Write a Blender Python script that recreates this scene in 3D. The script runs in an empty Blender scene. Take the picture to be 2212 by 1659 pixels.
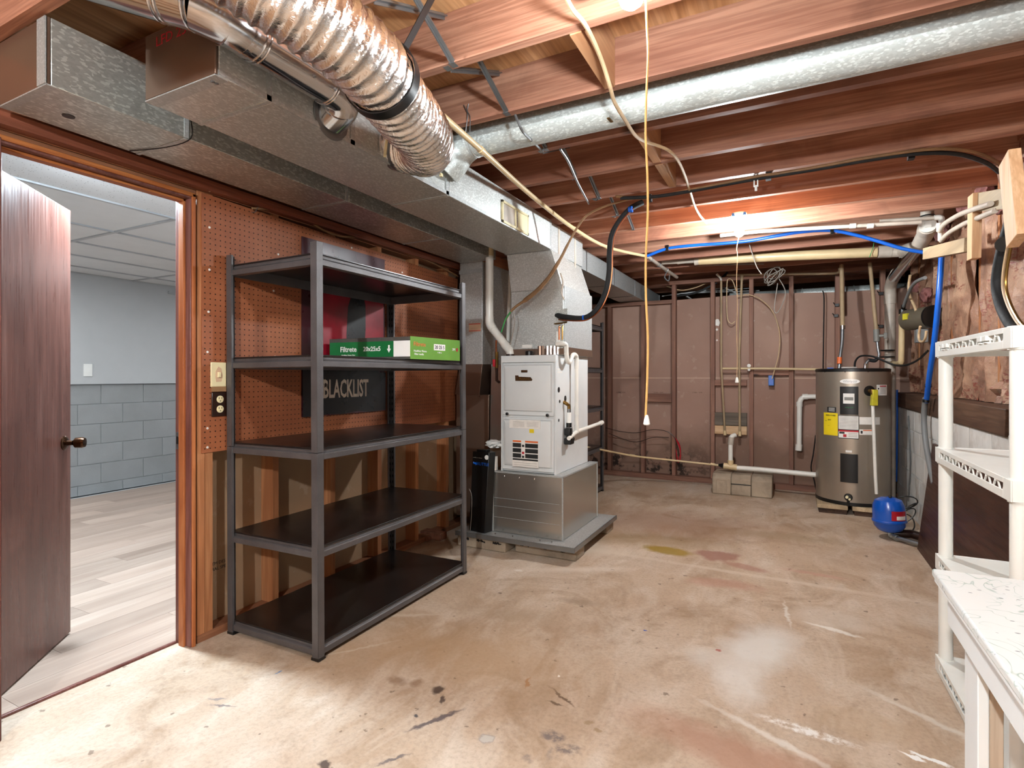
import bpy, bmesh, math, random
from mathutils import Vector, Matrix, noise
random.seed(7)
S = bpy.context.scene
COL = S.collection
# ---------------------------------------------------------------- camera
W, Hh, F = 2212.0, 1659.0, 1185.0
YAW = math.radians(27.1); EYE = 1.245; CXP, CYP = 1106.0, 813.0
cam = bpy.data.cameras.new('camera'); camo = bpy.data.objects.new('camera', cam); COL.objects.link(camo)
camo.location = (0, 0, EYE); camo.rotation_euler = (math.pi/2, 0, YAW)
cam.sensor_width = 36; cam.lens = F/W*36; cam.shift_y = -(Hh/2-CYP)/W; cam.clip_start = .05
S.camera = camo
# ---------------------------------------------------------------- world, exposure
wd = bpy.data.worlds.new('World'); S.world = wd; wd.use_nodes = True
wd.node_tree.nodes['Background'].inputs[0].default_value = (.6, .75, 1, 1)
wd.node_tree.nodes['Background'].inputs[1].default_value = .05
vs = S.view_settings; vs.view_transform = 'Standard'; vs.look = 'None'; vs.gamma = 1; vs.use_curve_mapping = False
vs.exposure = 1.2
BULB = 1050.0          # emission of the bare bulbs, including the added fill bulb
ROOM_PANEL = 6.0      # emission of the light panels in the finished room
DOOR_LAMP = 800.0     # emission of the small ceiling lamp inside the doorway
# ---------------------------------------------------------------- helpers
FWD = Vector((-math.sin(YAW), math.cos(YAW), 0)); RGT = Vector((math.cos(YAW), math.sin(YAW), 0))
def P(px, py, x=None, y=None, z=None):
    """the point on a known plane of the room that is seen at a pixel of the photograph"""
    r = FWD + RGT*((px-CXP)/F) + Vector((0, 0, -(py-CYP)/F))
    s = x/r.x if x is not None else (y/r.y if y is not None else (z-EYE)/r.z)
    return Vector((r.x*s, r.y*s, EYE+r.z*s))
def cr(pts, n=6, closed=False):
    pts = [Vector(p) for p in pts]
    if len(pts) < 3 and not closed: return pts
    out = []; m = len(pts)
    for i in range(m if closed else m-1):
        if closed: a, b, c, d = pts[i-1], pts[i], pts[(i+1) % m], pts[(i+2) % m]
        else: a, b, c, d = pts[max(i-1, 0)], pts[i], pts[i+1], pts[min(i+2, m-1)]
        for k in range(n):
            t = k/n
            out.append(.5*((2*b)+(c-a)*t+(2*a-5*b+4*c-d)*t*t+(3*b-a-3*c+d)*t*t*t))
    if not closed: out.append(pts[-1])
    return out
class MB:
    def __init__(s): s.v = []; s.f = []; s.m = []
    def add(s, vs, fs, m=0):
        o = len(s.v); s.v += [tuple(v) for v in vs]; s.f += [tuple(i+o for i in f) for f in fs]; s.m += [m]*len(fs); return s
    def hexa(s, p, m=0):
        return s.add(p, [(0,3,2,1),(4,5,6,7),(0,1,5,4),(1,2,6,5),(2,3,7,6),(3,0,4,7)], m)
    def box(s, x0, x1, y0, y1, z0, z1, m=0):
        if x0 > x1: x0, x1 = x1, x0
        if y0 > y1: y0, y1 = y1, y0
        if z0 > z1: z0, z1 = z1, z0
        return s.hexa([(x0,y0,z0),(x1,y0,z0),(x1,y1,z0),(x0,y1,z0),(x0,y0,z1),(x1,y0,z1),(x1,y1,z1),(x0,y1,z1)], m)
    def bar(s, p, q, w, h, up=(0,0,1), m=0):
        p, q = Vector(p), Vector(q); d = (q-p).normalized(); u = Vector(up)
        r = d.cross(u)
        if r.length < 1e-4: r = d.cross(Vector((1,0,0)))
        r.normalize(); u = r.cross(d).normalized(); r *= w/2; u *= h/2
        return s.hexa([p-r-u, p+r-u, p+r+u, p-r+u, q-r-u, q+r-u, q+r+u, q-r+u], m)
    def prism(s, poly, axis, a, b, m=0):
        n = len(poly)
        def pt(u, v, w): return {'x': (w,u,v), 'y': (u,w,v), 'z': (u,v,w)}[axis]
        vs = [pt(u,v,a) for u,v in poly]+[pt(u,v,b) for u,v in poly]
        fs = [tuple(range(n-1,-1,-1)), tuple(range(n,2*n))]+[(i,(i+1)%n,n+(i+1)%n,n+i) for i in range(n)]
        return s.add(vs, fs, m)
    def tube(s, pts, r, n=10, closed=False, cap=True, m=0):
        pts = [Vector(p) for p in pts]; k = len(pts)
        R = r if isinstance(r, (list, tuple)) else [r]*k
        T = []
        for i in range(k):
            a = pts[i-1] if (i or closed) else pts[0]; b = pts[(i+1) % k] if (i < k-1 or closed) else pts[-1]
            T.append((b-a).normalized())
        u = T[0].orthogonal().normalized(); vs = []; fs = []
        for i in range(k):
            u = (u-T[i]*u.dot(T[i])).normalized(); w = T[i].cross(u)
            for j in range(n):
                t = 2*math.pi*j/n; vs.append(pts[i]+(u*math.cos(t)+w*math.sin(t))*R[i])
        for i in range(k if closed else k-1):
            i2 = (i+1) % k
            for j in range(n): fs.append((i*n+j, i*n+(j+1)%n, i2*n+(j+1)%n, i2*n+j))
        if cap and not closed: fs += [tuple(range(n-1,-1,-1)), tuple((k-1)*n+j for j in range(n))]
        return s.add(vs, fs, m)
    def cyl(s, p, q, r, r2=None, n=20, m=0):
        return s.tube([p, q], [r, r if r2 is None else r2], n=n, m=m)
    def lathe(s, prof, c, axis=(0,0,1), n=28, m=0, seg=None):
        c = Vector(c); a = Vector(axis).normalized(); u = a.orthogonal().normalized(); w = a.cross(u)
        vs = []; fs = []; k = len(prof)
        for r, h in prof:
            for j in range(n):
                t = 2*math.pi*j/n; vs.append(c+a*h+(u*math.cos(t)+w*math.sin(t))*max(r, 1e-5))
        for i in range(k-1):
            for j in range(n): fs.append((i*n+j, i*n+(j+1)%n, (i+1)*n+(j+1)%n, (i+1)*n+j))
        fs += [tuple(range(n-1,-1,-1)), tuple((k-1)*n+j for j in range(n))]
        return s.add(vs, fs, m)
    def ring(s, c, axis, R, r, n=24, k=8, m=0):
        a = Vector(axis).normalized(); u = a.orthogonal().normalized(); w = a.cross(u)
        return s.tube([Vector(c)+(u*math.cos(2*math.pi*i/n)+w*math.sin(2*math.pi*i/n))*R for i in range(n)], r, n=k, closed=True, m=m)
    def cpatch(s, c, r, a0, a1, z0, z1, base, t=.0012, n=10, m=0):
        """thin curved plate lying on an upright cylinder"""
        vs = []; fs = []
        for i in range(n+1):
            a = base+a0+(a1-a0)*i/n
            for rr in (r-.002, r+t):
                for z in (z0, z1): vs.append((c[0]+rr*math.cos(a), c[1]+rr*math.sin(a), z))
        for i in range(n):
            o = i*4; q = o+4
            fs += [(o+2,q+2,q+3,o+3),(o,o+1,q+1,q),(o+1,o+3,q+3,q+1),(o,q,q+2,o+2)]
        fs += [(0,2,3,1),(n*4,n*4+1,n*4+3,n*4+2)]
        return s.add(vs, fs, m)
    def mesh(s, name, mats, off=(0,0,0), smooth=True):
        me = bpy.data.meshes.new(name); o = Vector(off)
        me.from_pydata([Vector(v)-o for v in s.v], [], s.f); me.update()
        for mt in (mats if isinstance(mats, (list, tuple)) else [mats]): me.materials.append(mt)
        if len(me.materials) > 1: me.polygons.foreach_set('material_index', s.m)
        bm = bmesh.new(); bm.from_mesh(me); bmesh.ops.recalc_face_normals(bm, faces=bm.faces); bm.to_mesh(me); bm.free()
        if smooth:
            me.polygons.foreach_set('use_smooth', [True]*len(me.polygons)); me.set_sharp_from_angle(angle=math.radians(35))
        return me
    def build(s, name, mats, parent=None, bevel=0, smooth=True, local=False, label=None, cat=None, group=None, kind=None):
        if parent is None: off = sum((Vector(v) for v in s.v), Vector())/len(s.v); off.z = min(v[2] for v in s.v)
        elif local: off = Vector()
        else: off = WORLD.get(parent.name, Vector())
        if parent is None and local: off = Vector()
        me = s.mesh(name, mats, off, smooth); o = bpy.data.objects.new(name, me); COL.objects.link(o)
        o.location = off if parent is None else (0,0,0)
        if parent is not None: o.parent = parent
        WORLD[o.name] = Vector(off)
        if bevel:
            b = o.modifiers.new('bevel', 'BEVEL'); b.width = bevel; b.segments = 2; b.limit_method = 'ANGLE'; b.angle_limit = math.radians(40); b.harden_normals = False
        return tag(o, label, cat, group, kind)
WORLD = {}
def tag(o, label=None, cat=None, group=None, kind=None):
    if label: o['label'] = label
    if cat: o['category'] = cat
    if group: o['group'] = group
    if kind: o['kind'] = kind
    return o
def thing(name, label=None, cat=None, loc=(0,0,0), group=None, kind=None):
    o = bpy.data.objects.new(name, None); COL.objects.link(o); o.location = loc; o.empty_display_size = .05
    WORLD[o.name] = Vector(loc); return tag(o, label, cat, group, kind)
def copy_tree(o, parent=None):
    c = o.copy(); COL.objects.link(c); c.parent = parent
    for ch in o.children: copy_tree(ch, c)
    return c
def share(me, name, loc, parent, rot=None):
    o = bpy.data.objects.new(name, me); COL.objects.link(o); o.parent = parent
    o.location = Vector(loc)-WORLD.get(parent.name, Vector())
    if rot: o.rotation_euler = rot
    return o
def text(s, size, loc, right, up, mat, parent, name='lettering', ex=.0006, align='CENTER', xs=1.0, local=False, bold=0):
    cu = bpy.data.curves.new(name, 'FONT'); cu.body = s; cu.size = size; cu.align_x = align; cu.align_y = 'CENTER'; cu.extrude = ex; cu.resolution_u = 2; cu.offset = bold
    t = bpy.data.objects.new(name, cu); me = bpy.data.meshes.new_from_object(t); bpy.data.objects.remove(t)
    me.materials.clear(); me.materials.append(mat); me.name = name
    r = Vector(right).normalized(); u = Vector(up).normalized(); n = r.cross(u)
    me.transform(Matrix(((r.x*xs,u.x,n.x,0),(r.y*xs,u.y,n.y,0),(r.z*xs,u.z,n.z,0),(0,0,0,1))))
    o = bpy.data.objects.new(name, me); COL.objects.link(o); o.parent = parent
    o.location = Vector(loc)-(Vector() if local else WORLD.get(parent.name, Vector())); return o
# ---------------------------------------------------------------- materials
def rgb(h):
    h = h.lstrip('#'); c = [int(h[i:i+2], 16)/255 for i in (0,2,4)]
    return tuple(x/12.92 if x <= .04045 else ((x+.055)/1.055)**2.4 for x in c)+(1,)
class NT:
    def __init__(s, name):
        s.mat = bpy.data.materials.new(name); s.mat.use_nodes = True; s.t = s.mat.node_tree; s.n = s.t.nodes; s.l = s.t.links
        s.b = s.n['Principled BSDF']; s.tc = s.n.new('ShaderNodeTexCoord'); s._v = {}
    def set(s, sock, v):
        if hasattr(v, 'is_linked') or hasattr(v, 'links'): s.l.new(v, sock)
        else: sock.default_value = v
    def vec(s, scale=(1,1,1), rand=0, loc=(0,0,0), rot=(0,0,0), src='Object', use=None):
        mp = s.n.new('ShaderNodeMapping'); mp.inputs['Scale'].default_value = scale; mp.inputs['Location'].default_value = loc; mp.inputs['Rotation'].default_value = rot
        o = use if use is not None else s.tc.outputs[src]
        if rand:
            oi = s.n.new('ShaderNodeObjectInfo'); vm = s.n.new('ShaderNodeVectorMath'); vm.operation = 'MULTIPLY_ADD'
            s.l.new(oi.outputs['Random'], vm.inputs[0]); vm.inputs[1].default_value = (rand, rand*1.7, rand*.6); s.l.new(o, vm.inputs[2]); o = vm.outputs[0]
        s.l.new(o, mp.inputs[0]); return mp.outputs[0]
    def geo(s):
        g = s.n.new('ShaderNodeNewGeometry'); return g.outputs['Position']
    def noise(s, v, scale, detail=4, rough=.55, dist=0, out='Fac'):
        k = s.n.new('ShaderNodeTexNoise'); k.inputs['Scale'].default_value = scale; k.inputs['Detail'].default_value = detail
        k.inputs['Roughness'].default_value = rough; k.inputs['Distortion'].default_value = dist; s.l.new(v, k.inputs['Vector']); return k.outputs[out]
    def voro(s, v, scale, feat='F1', out='Distance', rnd=1):
        k = s.n.new('ShaderNodeTexVoronoi'); k.feature = feat; k.inputs['Scale'].default_value = scale; k.inputs['Randomness'].default_value = rnd; s.l.new(v, k.inputs['Vector']); return k.outputs[out]
    def ramp(s, f, stops, ease=False):
        k = s.n.new('ShaderNodeValToRGB'); e = k.color_ramp.elements
        if ease: k.color_ramp.interpolation = 'EASE'
        while len(e) < len(stops): e.new(.5)
        for i, (p, c) in enumerate(stops):
            e[i].position = p; e[i].color = c if not isinstance(c, (int, float)) else (c,c,c,1)
        s.l.new(f, k.inputs[0]); return k.outputs[0]
    def mix(s, f, a, b, mode='MIX'):
        k = s.n.new('ShaderNodeMix'); k.data_type = 'RGBA'; k.blend_type = mode
        s.set(k.inputs[0], f); s.set(k.inputs[6], a); s.set(k.inputs[7], b); return k.outputs[2]
    def math(s, op, a, b=0, c=0, clamp=False):
        k = s.n.new('ShaderNodeMath'); k.operation = op; k.use_clamp = clamp
        for i, v in enumerate((a,b,c)): s.set(k.inputs[i], v)
        return k.outputs[0]
    def bump(s, h, strength=.3, dist=.01):
        k = s.n.new('ShaderNodeBump'); k.inputs['Strength'].default_value = strength; k.inputs['Distance'].default_value = dist
        s.l.new(h, k.inputs['Height'])
        if s.b.inputs['Normal'].is_linked:
            s.l.new(s.b.inputs['Normal'].links[0].from_socket, k.inputs['Normal'])
        s.l.new(k.outputs[0], s.b.inputs['Normal']); return s
    def fin(s, col=None, rough=None, metal=None, spec=None, coat=None):
        for nm, v in (('Base Color',col),('Roughness',rough),('Metallic',metal),('Specular IOR Level',spec),('Coat Weight',coat)):
            if v is not None: s.set(s.b.inputs[nm], v)
        return s.mat
def plain(name, col, rough=.5, metal=0, spec=.5, var=.12, vs=6, bump=0, bs=60, coat=0):
    t = NT(name); c = rgb(col) if isinstance(col, str) else col
    v = t.vec(rand=9); f = t.noise(v, vs, 5)
    dk = tuple(x*(1-var*1.6) for x in c[:3])+(1,); lt = tuple(min(1, x*(1+var)) for x in c[:3])+(1,)
    cc = t.ramp(f, [(.3,dk),(.7,lt)])
    dr = .07 if (rough > .4 and metal < .3) else .012
    rr = t.ramp(t.noise(v, vs*2.3, 4), [(.3,max(0,rough-dr)),(.7,min(1,rough+dr))])
    if bump: t.bump(t.noise(v, bs, 4), bump, .004)
    return t.fin(cc, rr, metal, spec, coat)
def wood(name, cols, axis='x', rough=.62, grain=26, band=2.0, knots=True, spec=.3, stain=.0, wear=0):
    t = NT(name); long_ = .09
    sc = {'x': (long_,1,1), 'y': (1,long_,1), 'z': (1,1,long_)}[axis]
    v = t.vec(sc, rand=13); c = [rgb(k) for k in cols]
    big = t.noise(v, band*2.2, 3, .5, 1.2)
    w = t.math('FRACT', t.math('MULTIPLY', t.noise(v, band, 2, .5, .8), 11.0)); tri = t.math('ABSOLUTE', t.math('SUBTRACT', w, .5))
    fine = t.noise(t.vec({'x': (.03,1,1), 'y': (1,.03,1), 'z': (1,1,.03)}[axis], rand=13), grain*4, 3, .6)
    col = t.ramp(big, [(.25,c[0]),(.5,c[1]),(.78,c[2])])
    col = t.mix(t.math('MULTIPLY', t.ramp(tri, [(.0,1.0),(.22,0.0)]), .42), col, c[0])
    col = t.mix(t.ramp(fine, [(.42,.45),(.6,0.0)]), col, c[0])
    if knots:
        kv = t.vec({'x': (.45,1.15,1.15), 'y': (1.15,.45,1.15), 'z': (1.15,1.15,.45)}[axis], rand=21)
        kd = t.voro(kv, 2.1); col = t.mix(t.ramp(kd, [(.028,.9),(.06,0.0)]), col, tuple(x*.22 for x in c[0][:3])+(1,))
    if stain:
        sv = t.noise(t.vec(rand=17), 2.4, 5, .6, .4); col = t.mix(t.ramp(sv, [(.56,0.0),(.72,stain)]), col, tuple(x*.3 for x in c[0][:3])+(1,))
    oi = t.n.new('ShaderNodeObjectInfo'); hv = t.n.new('ShaderNodeHueSaturation'); t.l.new(col, hv.inputs['Color'])
    t.l.new(t.math('MULTIPLY_ADD', oi.outputs['Random'], .34, .83), hv.inputs['Value']); col = hv.outputs[0]
    t.bump(fine, .16, .002); return t.fin(col, t.ramp(fine, [(.3,rough-.08),(.7,rough+.1)]), 0, spec)
def galv(name, col='#9aa09c', rough=.42, metal=.5, sc=70, fleck=.5, dirt=0, cloud=.15, st=(1,.45,1)):
    t = NT(name); c = rgb(col); v = t.vec(rand=5)
    vv = t.vec(st, rand=5, rot=(.3,.2,.4)); vc = t.voro(vv, sc, out='Color'); g = t.n.new('ShaderNodeSeparateColor'); t.l.new(vc, g.inputs[0]); f = g.outputs[0]
    cc = t.ramp(f, [(0,tuple(x*.86 for x in c[:3])+(1,)),(.72,c),(.88,tuple(min(1,x*(1+fleck)) for x in c[:3])+(1,))])
    n = t.noise(v, 2.6, 5); cc = t.mix(t.ramp(n, [(.35,.0),(.8,cloud)]), cc, tuple(x*.5 for x in c[:3])+(1,))
    if dirt: cc = t.mix(t.ramp(t.noise(v, 6, 6, .65), [(.48,0.0),(.72,dirt)]), cc, rgb('#5c5142'))
    return t.fin(cc, t.math('MULTIPLY_ADD', t.noise(v, 18, 3), .14, rough-.07), metal, .5)
def emit(name, col, st):
    t = NT(name); t.b.inputs['Base Color'].default_value = col; t.b.inputs['Emission Color'].default_value = col; t.b.inputs['Emission Strength'].default_value = st; return t.mat
M = {}
JW = ['#744636', '#a8765f', '#c89c82']
M['joist'] = wood('joist_wood', JW, 'x', stain=.35)
M['block_wood'] = wood('blocking_wood', ['#a2704e','#c99a72','#dab592'], 'y', stain=.1)
M['stud'] = wood('stud_wood', ['#8a5434','#b07850','#c59268'], 'z', band=3)
M['stud_old'] = wood('old_stud_wood', ['#66443a','#86604f','#9c7664'], 'z', band=3, stain=.3)
M['plate_y'] = wood('plate_wood_y', ['#7a4c34','#a06d4e','#b98a68'], 'y', band=3, stain=.3)
M['plate_x'] = wood('plate_wood_x', ['#66443a','#8a6250','#a27c68'], 'x', band=3, stain=.3)
M['newwood_z'] = wood('new_wood_z', ['#b98a62','#d6ab82','#e6c6a2'], 'z', band=3)
M['palewood'] = wood('raw_pale_board', ['#a8937f','#c0ac98','#d2c2b0'], 'z', band=3, knots=False)
M['newwood_x'] = wood('new_wood_x', ['#a58360','#c09c76','#d4b794'], 'x', band=3)
M['newwood_y'] = wood('new_wood_y', ['#8f7c62','#b39d7e','#c9b596'], 'y', band=3)
M['greywood'] = wood('weathered_wood', ['#4e443c','#6e6154','#857768'], 'x', band=3)
M['orange_trim'] = wood('orange_trim_wood', ['#8a4a26','#a8643a','#bd7f52'], 'z', band=4, rough=.4, knots=False)
M['orange_trim_y'] = wood('orange_trim_wood_y', ['#8a4420','#b06a38','#cb8b55'], 'y', band=4, rough=.5, knots=False)
M['jamb'] = wood('jamb_stained_wood', ['#54302a','#7b5049','#937069'], 'z', band=3, rough=.35, knots=False)
M['trim_red'] = wood('stained_trim_wood', ['#4e2618','#74412f','#8a5745'], 'y', band=3, rough=.35, knots=False)
M['door'] = wood('door_veneer', ['#5a3a32','#70493f','#7e594f'], 'z', band=5, rough=.32, knots=False, spec=.6)
M['sill'] = wood('dark_sill_wood', ['#35241b','#523a2c','#6a4f3e'], 'y', band=4, stain=.4)
M['panel'] = wood('dark_veneer_panel', ['#2e1a13','#452a20','#573a2d'], 'y', band=7, rough=.42, knots=False)
M['subfloor'] = wood('plywood_subfloor', ['#8c6240','#b98c62','#d0a984'], 'y', band=4, grain=14, knots=False)
M['spangle'] = galv('galvanized_spangle', '#c6c9c7', .42, .6, 210, .25)
M['galv'] = galv('galvanized_sheet', '#b4b7b7', .45, .45, 240, .15)
M['galv_dark'] = galv('old_galvanized_sheet', '#c0c4c0', .42, .75, 170, .4, dirt=.25)
M['galv_brown'] = plain('brown_sheet_with_reflection', '#8a7364', .3, .75, var=.08, vs=2)  # brown base colour includes a painted reflection on the return drop
M['bright'] = plain('bright_sheet_metal', '#cbc8c2', .25, .92, var=.03, vs=2)
M['pipe_galv'] = galv('galvanized_round_pipe', '#bdc3c1', .46, .35, 200, .3, st=(.5,1,1))
M['chrome'] = plain('shiny_metal', '#c4c6ca', .14, 1, var=.05)
M['steel'] = plain('dull_steel', '#8b8d8f', .38, .85, var=.1)
M['brass'] = plain('aged_brass', '#8a6a38', .35, .9, var=.2)
M['bronze'] = plain('bronze_knob', '#4a2f1c', .22, .85, var=.2)
M['copper'] = plain('copper', '#9c5a3a', .35, .9, var=.2)
M['rackmetal'] = plain('hammered_rack_paint', '#5b5859', .34, .35, var=.12, vs=9, bump=.35, bs=260)
M['rackboard'] = plain('dark_laminate_board', '#1d1817', .3, 0, var=.25, vs=5)
M['black'] = plain('black_plastic', '#0d0d0e', .35, 0, var=.2)
M['rubber'] = plain('black_foam_rubber', '#1c1d1f', .75, 0, var=.25, vs=14, bump=.3, bs=120)
M['white'] = plain('white_plastic', '#e6e6e2', .38, 0, var=.03)
M['pvc'] = plain('white_pvc', '#dcd8d0', .35, 0, var=.05)
M['pvc_old'] = plain('dirty_pvc', '#b9ada0', .45, 0, var=.14, vs=9)
M['cream'] = plain('cream_cpvc', '#cdb48a', .42, 0, var=.08)
M['cream_dark'] = plain('dusty_cpvc', '#a08869', .55, 0, var=.15)
M['rackwhite'] = plain('white_resin', '#e9e9e4', .42, 0, var=.03)
M['paintwhite'] = plain('white_paint', '#e4e6e6', .5, 0, var=.04, vs=3, bump=.1, bs=40)
M['blue'] = plain('blue_pex', '#0b57b8', .3, 0, var=.08)
M['bluetank'] = plain('blue_enamel', '#0d4fae', .22, 0, var=.06, coat=.3)
M['bluebox'] = plain('blue_box_plastic', '#1a5fa8', .5, 0, var=.1)
M['red'] = plain('red_label', '#b01828', .4, 0, var=.1)
M['yellow'] = plain('yellow_label', '#dcc21c', .5, 0, var=.06)
M['yellow_tag'] = plain('yellow_tag', '#b9ae2a', .5, 0, var=.15, vs=20)
M['orange'] = plain('orange_tag', '#d8662c', .5, 0, var=.1)
M['paper'] = plain('paper_label', '#dedad4', .6, 0, var=.06, vs=20)
M['print'] = plain('black_print', '#1a1a1a', .6, 0, var=.1)
M['greenprint'] = plain('green_print', '#2f8f4a', .6, 0, var=.1)
M['lettertan'] = plain('pale_letter_print', '#efe4d6', .55, 0, var=.05)
M['cabinet'] = plain('grey_enamel', '#cfd1d1', .4, .0, var=.03)
M['badge'] = plain('brown_badge', '#4a3018', .4, .3, var=.1)
M['ivory'] = plain('ivory_plastic', '#ded2a8', .4, 0, var=.06)
M['brownplate'] = plain('brown_plate', '#26130c', .3, 0, var=.1)
M['cable'] = plain('cream_cable', '#c8ab86', .55, 0, var=.12, vs=18)
M['cable_grey'] = plain('grey_cable', '#8d857c', .55, 0, var=.12, vs=18)
M['cable_tan'] = plain('tan_cable', '#8c6a48', .6, 0, var=.15, vs=18)
M['cord'] = plain('pull_cord', '#d2a765', .7, 0, var=.12, vs=40)
M['greydull'] = plain('grey_hose', '#6d6e6e', .5, 0, var=.1)
M['greyvalve'] = plain('grey_valve_plastic', '#77756f', .5, 0, var=.1)
M['motor'] = plain('olive_motor_paint', '#5d5547', .45, .2, var=.1)
M['brick'] = plain('old_brick', '#8a5a44', .85, 0, var=.25, vs=20, bump=.5, bs=60)
M['green'] = plain('green_strip', '#14a03c', .4, 0, var=.05)
M['sticker'] = plain('warning_sticker', '#c9a98c', .5, 0, var=.05)
# --- concrete block paint, drywall, etc
def blockmat(name, c0, c1, stain=None, amt=.4):
    t = NT(name); v = t.vec(rand=11); n = t.noise(v, 3.0, 6, .6)
    col = t.ramp(n, [(.3,rgb(c0)),(.7,rgb(c1))])
    if stain: col = t.mix(t.ramp(t.noise(t.vec(src='Object', rand=3), 5, 6, .65), [(.52,0.0),(.7,amt)]), col, rgb(stain))
    t.bump(t.noise(v, 90, 4), .4, .004); return t.fin(col, .75, 0, .3)
M['block_white'] = blockmat('painted_block', '#b7b5b1', '#d2d1ce', '#8a7a6c', .5)
M['block_grey'] = blockmat('grey_painted_block', '#8b8d8d', '#97999a')
M['block_raw'] = blockmat('raw_concrete_block', '#8a7b6a', '#b3a28d', '#5d5145', .5)
M['mortar'] = blockmat('painted_mortar', '#c4c2be', '#d6d5d2')
M['mortar_grey'] = blockmat('grey_mortar', '#a2a4a4', '#b0b2b2')
def drywall(name, base, light, mold=False):
    t = NT(name); v = t.vec(src='Object'); g = t.geo()
    n = t.noise(g, 1.1, 4, .5); col = t.ramp(n, [(.3,rgb(base)),(.7,rgb(light))])
    col = t.mix(t.ramp(t.noise(g, 14, 4), [(.62,0.0),(.7,.18)]), col, rgb('#c9b6a4'))
    if mold:
        sp = t.n.new('ShaderNodeSeparateXYZ'); t.l.new(g, sp.inputs[0])
        band = t.math('ADD', sp.outputs[2], t.math('MULTIPLY', t.noise(g, 2.3, 4), -.75))
        col = t.mix(t.ramp(band, [(.02,.55),(.30,0.0)]), col, rgb('#5a4232'))
        spots = t.math('MULTIPLY', t.ramp(t.noise(g, 7, 6, .7), [(.5,0.0),(.58,1.0)]), t.ramp(sp.outputs[2], [(.22,1.0),(.46,0.0)]))
        west = t.ramp(t.math('MULTIPLY_ADD', sp.outputs[0], .25, .5), [(.2,1.0),(.34,0.0)])
        col = t.mix(t.math('MULTIPLY', t.math('MULTIPLY', spots, west), .9), col, rgb('#160f0b'))
    t.bump(t.noise(g, 160, 2), .08, .002); return t.fin(col, .8, 0, .25)
M['dry_back'] = drywall('paper_backed_drywall', '#917163', '#a98a7b', True)
M['dry_left'] = drywall('tan_drywall_paper', '#8c6f55', '#a98b6e')
M['dry_plain'] = drywall('plain_wall_paint', '#b9ab9d', '#c8bcb0')
M['tape'] = plain('seam_tape', '#b89a86', .8, 0, var=.05)
def pegmat():
    t = NT('pegboard_brown'); g = t.geo(); sp = t.n.new('ShaderNodeSeparateXYZ'); t.l.new(g, sp.inputs[0])
    pitch = .0262
    def cell(o): return t.math('SUBTRACT', t.math('FRACT', t.math('MULTIPLY', o, 1/pitch)), .5)
    a, b = cell(sp.outputs[1]), cell(sp.outputs[2])
    d = t.math('SQRT', t.math('ADD', t.math('MULTIPLY', a, a), t.math('MULTIPLY', b, b)))
    n = t.noise(g, 2.2, 5); col = t.ramp(n, [(.3,rgb('#8a4f33')),(.7,rgb('#a2623f'))])
    col = t.mix(t.ramp(t.noise(g, 30, 3), [(.35,.25),(.6,0.0)]), col, rgb('#744027'))
    hole = t.ramp(d, [(.095,1.0),(.13,0.0)]); col = t.mix(hole, col, rgb('#170b07'))
    t.bump(t.math('SUBTRACT', 1.0, hole), .8, .004); return t.fin(col, .55, 0, .35)
M['peg'] = pegmat()
def speck(name, base, dark, sc=120, th=.05, dens=.5):
    t = NT(name); g = t.geo(); v = t.voro(t.vec((1,1.8,1), use=g), sc)
    m = t.math('MULTIPLY', t.ramp(v, [(th,1.0),(th+.06,0.0)]), t.ramp(t.noise(g, 40, 2), [(.48,0.0),(.56,1.0)]))
    t.bump(t.math('SUBTRACT', 1.0, m), .5, .003); return t.fin(t.mix(m, rgb(base), rgb(dark)), .85, 0, .2)
M['tile'] = speck('fissured_ceiling_tile', '#d7d9da', '#6b6b6b', 55, .16)
M['tile_plain'] = plain('ceiling_tile', '#d3d5d6', .85, 0, var=.02)
M['tbar'] = plain('ceiling_grid_metal', '#aeb0b2', .5, .2, var=.05)
M['room_wall'] = plain('grey_wall_paint', '#b4b6b7', .7, 0, var=.015)
M['plank'] = wood('pale_floor_plank', ['#9a8577','#ae9a8c','#bba99b'], 'y', band=2.5, rough=.4, knots=False, spec=.4)
def foil():
    t = NT('wrinkled_foil'); v = t.vec((1,1,1)); t.bump(t.noise(v, 70, 4, .65, 1.0), .45, .006)
    return t.fin(t.ramp(t.noise(v, 7, 4), [(.3,rgb('#c9c4be')),(.7,rgb('#efecea'))]), .2, 1.0, .5)
M['foil'] = foil()
def kraft():
    t = NT('kraft_insulation_paper'); g = t.geo(); n = t.noise(g, 4, 6, .65, .6)
    col = t.ramp(n, [(.25,rgb('#5a3d30')),(.5,rgb('#8e6a55')),(.78,rgb('#bd9b80'))])
    sv = t.vec((1,1,2.6), use=g); pr = t.math('MULTIPLY', t.ramp(t.noise(sv, 26, 3, .6), [(.52,0.0),(.58,1.0)]), t.ramp(t.noise(t.vec((1,.8,1.6), use=g), 3.2, 2), [(.5,0.0),(.56,1.0)]))
    col = t.mix(t.math('MULTIPLY', pr, .75), col, rgb('#6e1f1c'))
    t.bump(t.noise(g, 22, 5, .65), .6, .02); return t.fin(col, .5, 0, .45)
M['kraft'] = kraft()
M['pinkwool'] = plain('pink_glass_wool', '#8d5a55', .95, 0, var=.3, vs=12, bump=.8, bs=50)
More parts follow.
